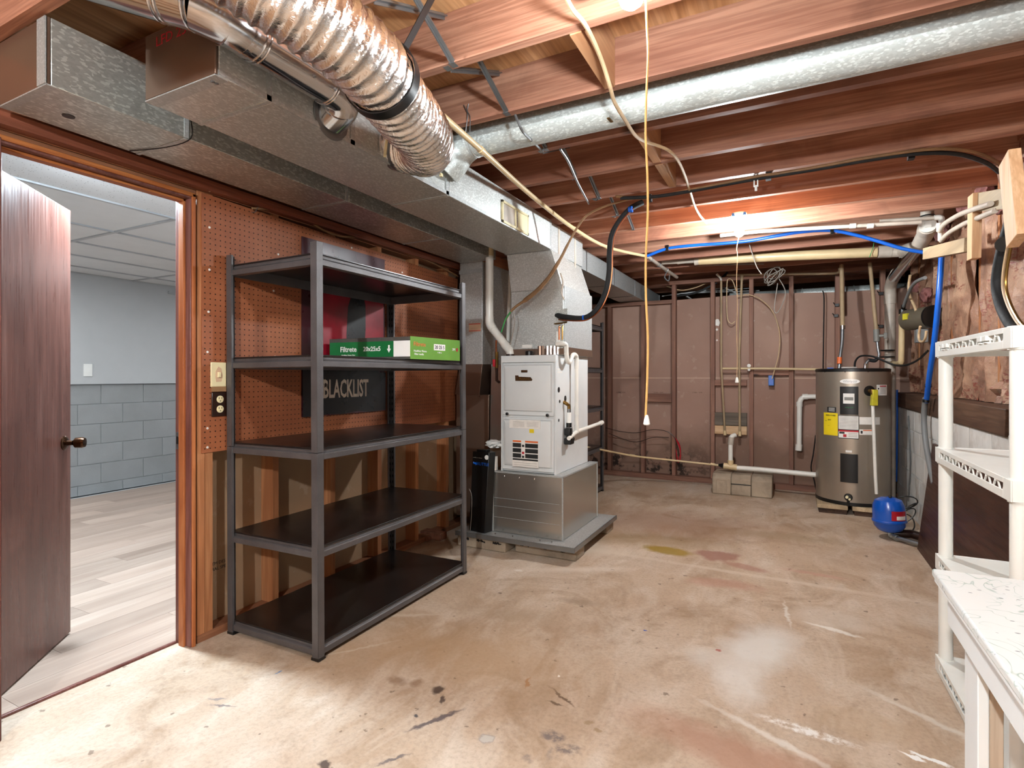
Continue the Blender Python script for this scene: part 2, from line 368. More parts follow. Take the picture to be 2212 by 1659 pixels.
def veneer_white():
    t = NT('white_patterned_laminate'); g = t.geo()
    sw = t.noise(g, 7, 1, .4, 3.0); line = t.math('ABSOLUTE', t.math('SUBTRACT', sw, .5))
    m1 = t.math('MULTIPLY', t.ramp(line, [(.0,1.0),(.016,0.0)]), t.ramp(t.noise(g, 8, 2), [(.4,0.0),(.55,1.0)]))
    col = t.mix(t.math('MULTIPLY', m1, .8), rgb('#dfe2e1'), rgb('#7fa396'))
    d = t.voro(t.vec((1,1.9,1), use=g), 26); col = t.mix(t.ramp(d, [(.09,.9),(.13,0.0)]), col, rgb('#6d747c'))
    return t.fin(col, .35, 0, .4)
M['laminate'] = veneer_white()
# --- slab: colour, stains and scuffs of the concrete, placed in metres on the floor
def slab():
    t = NT('stained_concrete_slab'); g = t.geo()
    warp = t.n.new('ShaderNodeVectorMath'); warp.operation = 'MULTIPLY_ADD'
    nz = t.noise(g, 5, 5, .6, 0, 'Color'); sub = t.n.new('ShaderNodeVectorMath'); sub.operation = 'SUBTRACT'; t.l.new(nz, sub.inputs[0]); sub.inputs[1].default_value = (.5,.5,.5)
    t.l.new(sub.outputs[0], warp.inputs[0]); warp.inputs[1].default_value = (.22,.22,0); t.l.new(g, warp.inputs[2]); wv = warp.outputs[0]
    wp2 = t.n.new('ShaderNodeVectorMath'); wp2.operation = 'MULTIPLY_ADD'; nz2 = t.noise(g, 22, 4, .6, 0, 'Color'); sb2 = t.n.new('ShaderNodeVectorMath'); sb2.operation = 'SUBTRACT'; t.l.new(nz2, sb2.inputs[0]); sb2.inputs[1].default_value = (.5,.5,.5)
    t.l.new(sb2.outputs[0], wp2.inputs[0]); wp2.inputs[1].default_value = (.05,.05,0); t.l.new(g, wp2.inputs[2]); wv2 = wp2.outputs[0]
    big = t.noise(g, .8, 5, .6, .5); col = t.ramp(big, [(.3,rgb('#9d8269')),(.5,rgb('#b8a28c')),(.72,rgb('#cabaa9'))])
    mid = t.noise(t.vec((1.6,.7,1), rot=(0,0,.4), use=g), 3.4, 6, .65, .8); col = t.mix(t.ramp(mid, [(.45,0.0),(.7,.6)]), col, rgb('#d6cabc'))
    col = t.mix(t.ramp(t.noise(g, 2.1, 6, .7, 1.2), [(.5,0.0),(.7,.6)]), col, rgb('#8f7152'))
    fine = t.noise(g, 60, 4, .7); col = t.mix(t.ramp(fine, [(.35,.22),(.55,0.0)]), col, rgb('#6c5846'))
    spk = t.noise(g, 19, 3, .5); col = t.mix(t.ramp(spk, [(.69,0.0),(.72,.6)]), col, rgb('#5a4636'))
    def spot(px, py, rx, ry, rot, c, amt, soft=.35, brk=0):
        nonlocal col
        p = P(px, py, z=0)
        mp2 = t.n.new('ShaderNodeMapping'); mp2.inputs['Rotation'].default_value = (0,0,-rot); t.l.new(t.sub3(wv if min(rx, ry) > .08 else wv2, p), mp2.inputs[0])
        mp3 = t.n.new('ShaderNodeMapping'); mp3.inputs['Scale'].default_value = (1/rx,1/ry,0); t.l.new(mp2.outputs[0], mp3.inputs[0])
        ln = t.n.new('ShaderNodeVectorMath'); ln.operation = 'LENGTH'; t.l.new(mp3.outputs[0], ln.inputs[0])
        f = t.math('MULTIPLY', t.math('MULTIPLY_ADD', ln.outputs['Value'], -1/soft, 1/soft+.15, clamp=True), amt)
        if brk: f = t.math('MULTIPLY', f, t.ramp(t.noise(g, brk, 4, .7), [(.4,0.0),(.58,1.0)]))
        col = t.mix(f, col, rgb(c))
    t.sub3 = lambda v, p: (lambda k: (k.__setattr__('operation','SUBTRACT'), t.l.new(v, k.inputs[0]), k.inputs[1].__setattr__('default_value', tuple(p)), k.outputs[0])[3])(t.n.new('ShaderNodeVectorMath'))
    spot(1450,1130,.95,.55,.2,'#84604c',.55,.8); spot(1400,1165,.6,.22,.2,'#7c6238',.5,.7); spot(1700,1160,.55,.14,.1,'#86704a',.4,.7)
    spot(1445,1190,.2,.11,.1,'#94781c',.85,.4); spot(1550,1200,.15,.13,.5,'#96695c',.8,.35); spot(1610,1225,.17,.06,-.3,'#a06f60',.6,.5)
    spot(1560,1260,.22,.1,.2,'#b08370',.55,.6); spot(1300,1190,.35,.14,.2,'#cfc3b2',.6,.8); spot(1640,1245,1.3,.035,-.03,'#cdbfae',.65,.9); spot(1760,1240,.22,.04,-.1,'#bb8d7e',.5,.8)
    spot(1640,1400,.16,.34,-.2,'#d3cfc8',.85,.8); spot(1790,1335,.22,.16,.1,'#c8bcae',.45,.5); spot(1800,1360,.14,.02,-.3,'#dcd8d0',.8,.5); spot(1700,1325,.012,.2,.1,'#d8d3ca',.7,.7)
    spot(1640,1650,.5,.14,-.2,'#a67a62',.7,.7); spot(1660,1590,.3,.02,-.45,'#dbd6ce',.7,.8); spot(1740,1578,.17,.03,-.1,'#e6e4e0',.9,.5,brk=30); spot(2010,1640,.06,.012,-.3,'#eeeeec',1,.3); spot(1975,1635,.035,.012,-.3,'#eeeeec',1,.3)
    spot(1850,1560,.17,.11,0,'#b29b80',.35,.3); spot(2000,1550,.26,.02,-.6,'#d4cec4',.6,.7)
    spot(940,1555,.012,.13,-.5,'#4c4247',.85,.5); spot(945,1490,.028,.03,0,'#40302a',.95,.5); spot(955,1512,.012,.03,.4,'#463630',.9,.5); spot(898,1545,.016,.012,0,'#3a3a3e',.9,.5)
    spot(1195,1590,.045,.035,.2,'#6d6260',.85,.5,brk=26); spot(1225,1618,.055,.025,.3,'#6d6260',.85,.5,brk=26); spot(1140,1640,.03,.02,0,'#857870',.8,.5,brk=26); spot(1195,1625,.02,.05,0,'#857870',.8,.5,brk=26)
    spot(1050,1597,.03,.026,.2,'#8d8684',.6,.25); spot(1050,1597,.024,.02,.2,'#bdb6ac',.8,.25); spot(860,1470,.05,.035,0,'#7c5e46',.7,.7); spot(900,1475,.03,.03,0,'#7c5e46',.7,.7)
    spot(850,1640,.008,.06,-.6,'#5a5254',.8,.5); spot(700,1655,.03,.02,0,'#43332c',.9,.4); spot(1215,1505,.09,.008,-.5,'#5c4430',.85,.6); spot(1140,1475,.008,.05,.2,'#9c6632',.8,.5); spot(1200,1520,.04,.008,0,'#5c4430',.85,.5)
    spot(1270,1560,.022,.014,0,'#9a8264',.8,.4); spot(1290,1577,.016,.012,0,'#9a8264',.8,.4); spot(480,1525,.06,.008,.35,'#6b6466',.8,.5); spot(470,1510,.04,.006,.35,'#7b7476',.7,.5)
    spot(1250,1300,.14,.05,.1,'#8a745e',.55,.8); spot(1110,1330,.25,.1,.2,'#98826a',.45,.9); spot(850,1330,.3,.02,.55,'#cbbeae',.6,.9); spot(780,1400,.2,.01,.9,'#d0c5b6',.8,.8); spot(1120,1232,.03,.015,.2,'#d6cec4',.9,.4)
    spot(1395,1362,.008,.006,0,'#2a4fa0',1,.3); spot(604,1452,.006,.02,-.3,'#5d7fa6',1,.3); spot(1830,1147,.012,.008,0,'#b0a020',1,.3); spot(1552,1405,.014,.01,0,'#a04a3a',1,.3); spot(1204,1460,.01,.006,0,'#ece8e2',1,.3)
    spot(820,1390,.5,.35,.5,'#a0805f',.5,.9); spot(1060,1420,.5,.3,.2,'#a98a68',.5,.9); spot(1250,1230,.4,.06,.5,'#d8ccbe',.6,.9); spot(1600,1470,.1,.2,.2,'#dad6d0',.6,.8); spot(1530,1420,.12,.1,.2,'#d5cfc6',.5,.8)
    t.bump(fine, .12, .003); t.bump(mid, .06, .01)
    return t.fin(col, t.ramp(mid, [(.3,.5),(.7,.72)]), 0, .35)
M['slab'] = slab()
# ================================================================ STRUCTURE
LX = -2.465      # room face of the left partition's studs
RX = .94         # face of the painted block wall
BY = 6.72        # face of the back partition's studs
JZ, JT, JG = 2.37, 2.555, .4166
def jy(k): return 2.107+JG*(k-1)     # far face of joist k
floor = MB().box(-2.56, 1.3, -2.6, 8.6, -.1, 0).build('floor', M['slab'], kind='structure', label='stained tan concrete basement floor')
# ---- ceiling: plywood subfloor, joists, blocking, cross straps
ceil = thing('ceiling', 'exposed reddish joists under a plywood subfloor', loc=(0,0,JT), kind='structure')
MB().box(-2.6, 1.3, -2.6, 8.6, JT, JT+.03).build('subfloor', M['subfloor'], ceil)
jm = MB().box(-2.55, 1.12, -.038, 0, 0, JT-JZ).mesh('joist', M['joist'])
for k in range(-2, 15):
    if k == 12: continue
    share(jm, 'joist', (random.uniform(-.004,.004), jy(k), JZ+random.uniform(-.003,.003)), ceil)
for k in (0, 2, 3):
    MB().box(-.652, -.612, jy(k), jy(k+1)-.038, JZ-.006, JT-.004).build('blocking', M['block_wood'], ceil)
sm = None
for k in range(-2, 6):
    y0, y1 = jy(k), jy(k+1)-.038
    for dx, a, b in ((-1.09, JT-.012, JZ+.004), (-1.12, JZ+.004, JT-.012)):
        if dx == -1.12 and k in (1,): continue
        m = MB(); m.bar((dx, y0+.002, a), (dx, y1-.002, b), .022, .004, up=(1,0,0)); m.bar((dx+.009, y0+.002, a), (dx+.009, y1-.002, b), .004, .012, up=(1,0,0))
        m.box(dx-.012, dx+.012, y1-.002, y1+.03, b-.006, b-.002) if b < a else m.box(dx-.012, dx+.012, y0-.03, y0+.002, a-.006, a-.002)
        m.build('cross_strap', M['steel'], ceil)
# ---- left partition with the doorway
wl = thing('wall_left', 'open stud partition backed with tan drywall', loc=(LX,2.5,0), kind='structure')
DY0, DY1, DZ = .77, 1.567, 2.062
m = MB(); m.box(LX-.102, LX-.089, DY1+.03, 8.6, .0, JT); m.build('drywall_panel', M['dry_left'], wl)
m = MB(); m.box(LX-.102, LX-.089, DY0-.03, DY1+.03, DZ+.045, JT); m.build('drywall_panel', M['dry_left'], wl)
m = MB(); m.box(LX-.102, LX-.089, -2.6, DY0-.03, 0, JT); m.build('drywall_panel', M['dry_left'], wl)
studm = MB().box(0, .089, 0, .038, .038, 2.11).mesh('stud', M['stud'])
for y in (1.602, 1.642, 2.02, 2.43, 2.85, 3.26, 3.66, 4.07, 4.48, 4.9, 5.3, 5.72, 6.13, 6.55, .3, -.1, -.5, -.9):
    share(studm, 'stud', (LX-.089, y, 0), wl)
for a, b in ((1.602, 6.72), (-2.6, .735)):
    MB().box(LX-.089, LX, a, b, 0, .038).build('bottom_plate', M['plate_y'], wl, bevel=.002)
MB().box(LX-.089, LX, -2.6, 6.72, 2.11, 2.15).build('top_plate', M['plate_y'], wl, bevel=.002)
MB().box(LX-.089, LX-.001, -2.6, 6.72, 2.152, 2.368).build('rim_board', M['plate_y'], wl)
MB().box(LX-.07, LX-.002, -2.0, 1.60, 2.09, 2.109).build('header_board', M['plate_y'], wl, bevel=.003)
text('ASTM DES', .022, (LX-.088, 1.76, .315), (0,1,0), (0,0,1), M['print'], wl, ex=.0003)
text('DERAL SPE', .022, (LX-.088, 1.76, .288), (0,1,0), (0,0,1), M['print'], wl, ex=.0003)
# trim along the wall under the duct
trim = MB(); trim.prism([(LX+.001,2.165),(LX+.05,2.165),(LX+.062,2.153),(LX+.062,2.128),(LX+.048,2.113),(LX+.001,2.113)], 'y', -2.0, 6.6)
trim.build('trim_1', M['trim_red'], kind='structure', label='rounded reddish trim board running under the duct')
# ---- doorway
door = thing('door_1', 'brown flush wooden door standing open into the white room', loc=(LX-.085,DY0+.02,0), kind='structure')
x0, x1 = LX-.105, LX+.006
MB().box(x0, x1, DY1, DY1+.02, 0, DZ).build('door_jamb', M['jamb'], door, bevel=.002)
MB().box(x0, x1, DY0-.02, DY0, 0, DZ).build('door_jamb', M['jamb'], door, bevel=.002)
MB().box(x0, x1, DY0-.02, DY1+.02, DZ, DZ+.02).build('head_jamb', M['jamb'], door, bevel=.002)
MB().box(x0+.042, x0+.078, DY1-.012, DY1, 0, DZ).build('door_stop', M['orange_trim'], door, bevel=.002)
MB().box(x0+.042, x0+.078, DY0, DY1, DZ-.012, DZ).build('door_stop', M['orange_trim_y'], door, bevel=.002)
MB().box(x1-.004, x1+.008, DY1+.006, DY1+.022, 0, DZ+.022).build('jamb_edge_strip', M['orange_trim'], door, bevel=.002)
MB().box(x1-.004, x1+.008, DY0-.02, DY1+.022, DZ+.008, DZ+.026).build('jamb_edge_strip', M['orange_trim_y'], door, bevel=.002)
MB().box(x1-.004, x1+.008, DY0-.022, DY0-.006, 0, DZ+.02).build('jamb_edge_strip', M['orange_trim'], door, bevel=.002)
sp = MB().box(x0+.006, x0+.036, DY1-.002, DY1, .905, .985).build('strike_plate', M['steel'], door)
MB().box(x0+.012, x0+.028, DY1-.0035, DY1-.001, .93, .965).build('latch_hole', M['black'], sp)
MB().box(LX+.009, LX+.062, DY0-.02, .874, 0, DZ).build('door_casing', M['jamb'], door, bevel=.004)
h = Vector((LX-.09, DY0+.012, 0)); e = Vector((-3.118, 1.376, 0)); dv = (e-h).normalized(); dn = Vector((dv.y, -dv.x, 0))
slabm = MB(); slabm.hexa([h-dn*.017+Vector((0,0,.012)), e-dn*.017+Vector((0,0,.012)), e+dn*.017+Vector((0,0,.012)), h+dn*.017+Vector((0,0,.012)),
    h-dn*.017+Vector((0,0,2.045)), e-dn*.017+Vector((0,0,2.045)), e+dn*.017+Vector((0,0,2.045)), h+dn*.017+Vector((0,0,2.045))])
leaf = slabm.build('door_leaf', M['door'], door, bevel=.0015)
kp = e-dv*.062+Vector((0,0,.93))
for sgn in (1, -1):
    kn = MB(); kn.lathe([(.034,0),(.034,.004),(.028,.009),(.013,.013),(.011,.034),(.016,.04),(.0245,.046),(.026,.072),(.022,.083),(.012,.085)], kp+dn*.017*sgn, dn*sgn, 24)
    kn.build('door_knob', M['bronze'], leaf)
for z in (.25, 1.05, 1.82): MB().cyl(h+Vector((.0,0,z-.045))+dn*.022, h+Vector((0,0,z+.045))+dn*.022, .006, n=10).build('hinge', M['brass'], door)
# ---- the finished room beyond the doorway
FX = -6.6; RF = thing('floor_finished_room', 'pale wood plank floor of the finished room', loc=(-4.5,2,0), kind='structure')
MB().box(FX-.1, -2.568, -1.5, 7.2, -.06, -.012).build('underlay', M['room_wall'], RF)
pw = .178; segs = [MB().box(-pw/2+.0006, pw/2-.0006, 0, L-.0012, -.011, .004).mesh('plank', M['plank']) for L in (1.22,)]
for i in range(22):
    x = -2.562-pw*(i+.5)
    if x-pw/2 < FX-.02: break
    off = (i*.47) % 1.22
    for j in range(6):
        y = -1.45-off+1.22*j+1.22
        if y+1.22 < 7.2: share(segs[0], 'plank', (x, y, 0), RF)
MB().box(-2.575, -2.557, DY0+.0, DY1, -.004, .010).build('floor_edge_lip', M['jamb'], RF, bevel=.004)
wf = thing('wall_finished_room', 'grey far wall with painted block below and smooth paint above', loc=(FX,3,0), kind='structure')
bh = .2117; bl = .43
MB().box(FX-.08, FX-.008, -1.5, 7.2, 0, 1.16).build('mortar_bed', M['mortar_grey'], wf)
bmm = MB().box(-.05, 0, .004, bl-.004, .004, bh-.004).mesh('block', M['block_grey'])
for r in range(6):
    z = -.108+bh*r
    for j in range(-2, 15):
        y = bl*j+(bl/2 if r % 2 else 0)
        if z < 0:
            MB().box(FX-.05, FX, y+.004, y+bl-.004, 0, z+bh-.004).build('block', M['block_grey'], wf) if 4 <= j <= 11 else None
        elif y > -1.5 and y+bl < 7.2: share(bmm, 'block', (FX, y, z), wf)
MB().box(FX-.08, FX+.028, -1.5, 7.2, 1.163, 2.4).build('upper_panel', M['room_wall'], wf)
MB().box(FX+.028, FX+.045, 3.92, 4.6, 2.22, 2.245).build('wall_bracket_rail', M['tbar'], wf)
sw = MB(); sw.box(FX+.028, FX+.036, 3.05, 3.13, 1.245, 1.375); so = sw.build('outlet_cover', M['white'], wf, bevel=.002)
MB().box(FX+.035, FX+.039, 3.075, 3.105, 1.285, 1.335).build('outlet_insert', M['white'], so)
for nm, a in (('wall_finished_near', (-1.55,-1.5)), ('wall_finished_end', (7.2,7.25))):
    MB().box(FX, -2.567, a[0], a[1], 0, 2.5).build(nm, M['room_wall'], kind='structure', label='plain grey %s wall of the finished room' % ('near end' if a[0] < 0 else 'far end'))
MB().box(-2.584, -2.568, DY1+.02, 7.2, 0, 2.45).build('wall_finished_side', M['room_wall'], kind='structure', label='grey side wall of the finished room beside the doorway')
MB().box(-2.584, -2.568, -1.5, DY0-.02, 0, 2.45).build('wall_finished_side_near', M['room_wall'], kind='structure', label='grey side wall of the finished room behind the open door')
cf = thing('ceiling_finished_room', 'white suspended tile ceiling of the finished room', loc=(-4.5,2,2.31), kind='structure')
xs = [-2.58,-3.115,-3.73,-4.345,-4.96,-5.575,-6.19,-6.585]; xs = [-2.585,-3.12,-3.73,-4.47,-5.07,-5.63,-6.2,-6.57]
ys = [-1.48,-.22,1.03,2.277,3.53,4.78,6.03,7.19]
PANELS = {(2,5),(4,5),(2,1),(4,1),(4,3)}
Mp = emit('light_panel_diffuser', (.93,.97,1,1), ROOM_PANEL)
for i in range(7):
    for j in range(7):
        on = (i,j) in {(3,4),(3,1),(5,2)}
        MB().box(xs[i+1]+.012, xs[i]-.012, ys[j]+.012, ys[j+1]-.012, 2.318, 2.332).build('light_panel' if on else 'ceiling_tile', Mp if on else (M['tile'] if i < 2 else M['tile_plain']), cf)
for x in xs[1:-1]: MB().box(x-.012, x+.012, ys[0], ys[-1], 2.308, 2.318).build('grid_bar', M['tbar'], cf)
for y in ys[1:-1]: MB().box(xs[-1], xs[0], y-.012, y+.012, 2.3085, 2.3175).build('grid_bar', M['tbar'], cf)
MB().box(FX, -2.58, -1.5, 7.2, 2.45, 2.5).build('deck_above_tiles', M['tile_plain'], cf)
# ---- back partition
wb = thing('wall_back', 'bare stud partition with brown paper backed drywall behind', loc=(-.6,BY,0), kind='structure')
MB().box(-2.55, 1.2, BY+.09, BY+.102, .0, 1.222).build('drywall_panel', M['dry_back'], wb)
m = MB(); m.prism([(-2.55,1.228),(1.2,1.228),(1.2,2.15),(.45,2.145),(-.1,2.17),(-.44,2.19),(-.85,2.175),(-1.3,2.165),(-1.3,2.12),(-2.55,2.12)], 'y', BY+.09, BY+.102); m.build('drywall_panel', M['dry_back'], wb)
MB().box(-2.55, 1.2, BY+.0885, BY+.0905, 1.219, 1.231).build('seam_tape', M['tape'], wb)
sb = [(-2.085,2.12),(-1.66,2.12),(-1.29,2.34),(-.85,2.34),(-.438,2.34),(-.037,2.34),(.40,2.34),(.80,2.34)]
for x, t in sb: MB().box(x, x+.045, BY, BY+.089, .06, t).build('stud', M['stud_old'], wb, bevel=.003)
MB().box(.447, .487, BY, BY+.089, 1.9, 2.34).build('stud', M['stud_old'], wb, bevel=.003)
MB().box(-2.46, 1.15, BY-.012, BY+.089, 0, .06).build('bottom_plate', M['plate_x'], wb, bevel=.004)
MB().box(-1.34, 1.15, BY, BY+.089, 2.34, 2.385).build('top_plate', M['plate_x'], wb, bevel=.003)
MB().box(-2.46, -1.29, BY, BY+.089, 2.12, 2.165).build('lower_header', M['plate_x'], wb, bevel=.003)
def blk(px0, px1, py0, py1, mat, d=.05):
    a = P(px0, py1, y=BY); b = P(px1, py0, y=BY); MB().box(a.x, b.x, BY+.02, BY+.02+d, a.z, b.z).build('wall_blocking', mat, wb, bevel=.002)
blk(1393,1450,851,868,M['plate_x']); blk(1537,1613,821,833,M['plate_x']); blk(1537,1613,893,919,M['greywood']); blk(1537,1613,920,937,M['newwood_x'],.06); blk(1622,1704,800,811,M['plate_x'])
# paint splats and clips on the back wall
def splat(px, py, r, n=12):
    c = P(px, py, y=BY+.0893); m = MB(); vs = [c]+[c+Vector((math.cos(i/n*6.283)*r*random.uniform(.7,1.15), 0, math.sin(i/n*6.283)*r*random.uniform(.8,1.3))) for i in range(n)]
    vs2 = [v+Vector((0,-.0015,0)) for v in vs]
    m.add(vs2, [(0,1+i,1+(i+1)%n) for i in range(n)]); m.add(vs, [(0,1+(i+1)%n,1+i) for i in range(n)]); m.build('plaster_splat', M['paper'], wb)
splat(1549,697,.04); splat(1625,695,.025); splat(1549,712,.014); splat(1549,735,.01)
text('1/2 REG   GYPS', .018, P(1341,848,y=BY+.088), (1,0,0), (0,0,1), M['badge'], wb, ex=.0003)
text('1/2 REG   GYPS', .018, P(1422,848,y=BY+.088), (1,0,0), (0,0,1), M['badge'], wb, ex=.0003)
text('1/2 REG   GYPS', .018, P(1506,848,y=BY+.088), (1,0,0), (0,0,1), M['badge'], wb, ex=.0003)
MB().box(-2.6, 1.3, 8.55, 8.6, 0, JT).build('wall_far_void', M['dry_left'], kind='structure', label='dark wall of the space behind the back partition')
# things seen in the dark gap above the drywall
g = MB(); g.tube([(-.7,7.35,2.23),(1.2,7.35,2.22)], .055, 18); g.ring((.1,7.35,2.226), (1,0,0), .057, .006); g.ring((.62,7.35,2.223), (1,0,0), .057, .006)
g.build('vent_pipe', M['pipe_galv'], label='dull round metal pipe in the dark gap above the drywall', cat='pipe')
for i, (a, b, c, d) in enumerate(((1470,634,1640,628),(1430,640,1610,616),(1500,632,1630,622))):
    MB().bar(P(a,b,y=7.3), P(c,d,y=7.5), .03, .008).build('ceiling_grid_rail', M['tbar'], label=['lowest','topmost','middle'][i]+' pale metal rail in the dark gap above the drywall', cat='rail', group='metal rails in the gap')
for i, (a, b) in enumerate(((1483,640),(1567,622),(1577,626))):
    p = P(a,b,y=7.28); MB().bar(p, p+Vector((.06,.05,-.04)), .03, .006).build('hanger_clip', M['white'], label=['left','middle','right'][i]+' small bright clip hanging in the dark gap', cat='clip', group='clips in the gap')
# ---- right side: painted block wall, beam, insulated studs
wr = thing('wall_right', 'painted block wall with kraft faced insulation between studs above', loc=(RX,3,0), kind='structure')
MB().box(RX+.006, RX+.2, -2.6, 8.6, 0, .955).build('mortar_bed', M['mortar'], wr)
bl2 = .4166; bz = .192
bm2 = MB().box(0, .06, .0045, bl2-.0045, .0045, bz-.0045).mesh('block', M['block_white'])
for r in range(5):
    for j in range(-6, 16):
        y = bl2*j+(bl2/2 if r % 2 else 0)
        if y+bl2 < BY-.01: share(bm2, 'block', (RX, y, bz*r), wr, rot=None)
for j in range(0, 8): 
    if bl2*j+bl2 <= 3.46: MB().box(RX, RX+.06, bl2*j+.004, bl2*j+bl2-.004, .964, 1.10).build('block', M['block_white'], wr)
MB().box(RX-.012, RX+.13, 3.5, BY-.02, .945, 1.085).build('sill_beam', M['sill'], wr, bevel=.006)
MB().box(RX+.13, RX+.24, -2.6, BY+.1, .955, 1.10).build('sill_plate', M['sill'], wr)
MB().box(RX+.06, RX+.24, -2.6, 3.46, .962, 1.115).build('sill_plate', M['sill'], wr)
MB().box(1.24, 1.3, -2.6, 8.6, 1.0, 2.56).build('sheathing', M['sill'], wr)
SX = 1.07
studr = MB().box(0, .14, 0, .04, 1.10, JZ+.18).mesh('stud', M['stud'])
ysr = [6.42,5.62,5.2,4.49,4.12,3.70,3.28,2.86,2.44,2.02,1.6]
for y in ysr: share(studr, 'stud', (SX, y, 0), wr)
MB().box(SX-.03, SX+.14, -2.6, BY, JZ+.1, JZ+.17).build('top_plate', M['plate_y'], wr)
def batt(y0, y1, z0, z1, seed, bulge=.05, tear=0):
    ny, nz = 14, 34; vs = []; fs = []
    for i in range(nz+1):
        for j in range(ny+1):
            u, v = j/ny, i/nz; y = y0+(y1-y0)*u; z = z0+(z1-z0)*v
            b = bulge*math.sin(math.pi*u)**.6
            w = noise.noise(Vector((y*9+seed, z*2.2, seed)))*.035+noise.noise(Vector((y*26, z*6+seed, 3)))*.013
            fold = .022*max(0, math.sin((u*3.2+.5*noise.noise(Vector((seed, z*1.5, 1))))*6.28))**6
            x = SX+.015-b-w-fold+tear*max(0, .25-v)*noise.noise(Vector((y*20, z*20, seed)))*.9
            vs.append((x, y+noise.noise(Vector((seed, z*4, u*3)))*.012, z))
    n = len(vs); vs += [(x+.02, y, z) for x, y, z in vs]
    for i in range(nz):
        for j in range(ny):
            a = i*(ny+1)+j; fs.append((a,a+1,a+ny+2,a+ny+1)); fs.append((n+a,n+a+ny+1,n+a+ny+2,n+a+1))
    return MB().add(vs, fs)
edges = sorted(ysr+[6.7,1.2])
for i in range(len(edges)-1):
    y0, y1 = edges[i]+.035, edges[i+1]+.004
    if y1-y0 < .1: continue
    batt(y0, y1, 1.09, 2.5, i*3.7, .012+.018*((i*7) % 3)/2, tear=.5 if i in (5,6) else 0).build('insulation_batt', M['kraft'], wr)
for i, (y, z) in enumerate(((6.3,2.1),(5.9,1.95),(5.3,2.35),(4.3,2.35),(3.9,2.2),(4.7,2.42))):
    bm = bmesh.new(); bmesh.ops.create_icosphere(bm, subdivisions=3, radius=1)
    for v in bm.verts: v.co *= 1+.35*noise.noise(v.co*2.2+Vector((i,0,0)))
    w = MB().add([(SX-.03+v.co.x*.05, y+v.co.y*.11, z+v.co.z*.07) for v in bm.verts], [[q.index for q in f.verts] for f in bm.faces]); bm.free()
    w.build('wool_tuft', M['pinkwool'], wr)
# wall behind the camera
MB().box(-2.6, 1.3, -2.6, -2.55, 0, JT).build('wall_front', M['dry_plain'], kind='structure', label='plain wall behind the camera')
# ================================================================ LAMPS
BM = [emit('lit_bulb', (.90,.97,1,1), BULB*k) for k in (.5,1.0,2.6)]  # the last and strongest is the added fill bulb
def lamp(x, y, z, label, cordlab, cx, cy, cz0, cz1, cordmat, Mbulb):
    t = thing('ceiling_lamp', label, 'lamp', (x,y,z), group='bare bulbs in porcelain holders')
    m = MB(); m.lathe([(.052,.13),(.055,.118),(.05,.108),(.032,.098),(.026,.07),(.022,.058)], (x,y,z), (0,0,1), 24); m.build('lamp_holder', M['white'], t)
    m = MB(); m.lathe([(.0,-.034),(.014,-.031),(.025,-.022),(.031,-.006),(.03,.01),(.024,.028),(.018,.042),(.016,.06)], (x,y,z), (0,0,1), 24); m.build('bulb', Mbulb, t)
    m = MB(); m.box(x-.045, x+.045, y-.045, y+.045, z+.128, JZ-.004); m.build('junction_box', M['bluebox'], t, bevel=.004)
    c = thing('pull_cord', cordlab, 'cord', (cx,cy,cz1))
    pts = [Vector((x+.03,y,z+.09)), Vector((cx,cy,cz0-.03))]+[Vector((cx+.003*math.sin(i*1.7), cy, cz0+(cz1-cz0)*(i/10.))) for i in range(1,11)]
    MB().tube(cr(pts,3), .0028, 6).build('cord_strand', cordmat, c)
    k_ = .45+.13*cy if cy > 0 else .5
    MB().lathe([(a_*k_,b_*k_) for a_, b_ in ((.004,.035),(.007,.03),(.011,.012),(.013,0),(.009,-.004))], (cx,cy,cz1-.012), (0,0,1), 12).build('pull_knob', M['white'], c)
    return t
lamp(-.34,1.285,2.15,'bare bulb lamp nearest the camera, cut by the top edge','long tan pull cord hanging from the nearer bulb',P(1397,400,y=1.29).x,1.29,2.1,P(1400,905,y=1.29).z,M['cord'],BM[0])
lamp(-.335,4.172,2.262,'bare bulb lamp over the middle of the basement','short pale pull cord hanging from the farther bulb',P(1592,600,y=4.17).x,4.17,2.2,P(1592,822,y=4.17).z,M['cable'],BM[1])
lamp(-.385,-1.3,2.275,'added unseen fill bulb behind the camera','pull cord of the added fill bulb behind the camera',-.34,-1.3,2.2,1.2,M['cord'],BM[2])  # unseen lamp added behind the camera to fill the room with light
t = thing('flush_lamp', 'small round ceiling lamp just inside the white room', 'lamp', (-3.12,1.52,2.288))
MB().lathe([(.11,.028),(.115,.02),(.105,.006),(.085,.003)], (-3.12,1.52,2.288), (0,0,1), 28).build('lamp_rim', M['white'], t)
MB().lathe([(.08,.02),(.078,.002),(.06,-.004),(.001,-.006)], (-3.12,1.52,2.288), (0,0,1), 28).build('lamp_diffuser', emit('flush_lamp_light', (.74,.89,1,1), DOOR_LAMP), t)
# ================================================================ DUCTS
DB, DT = 2.148, 2.355
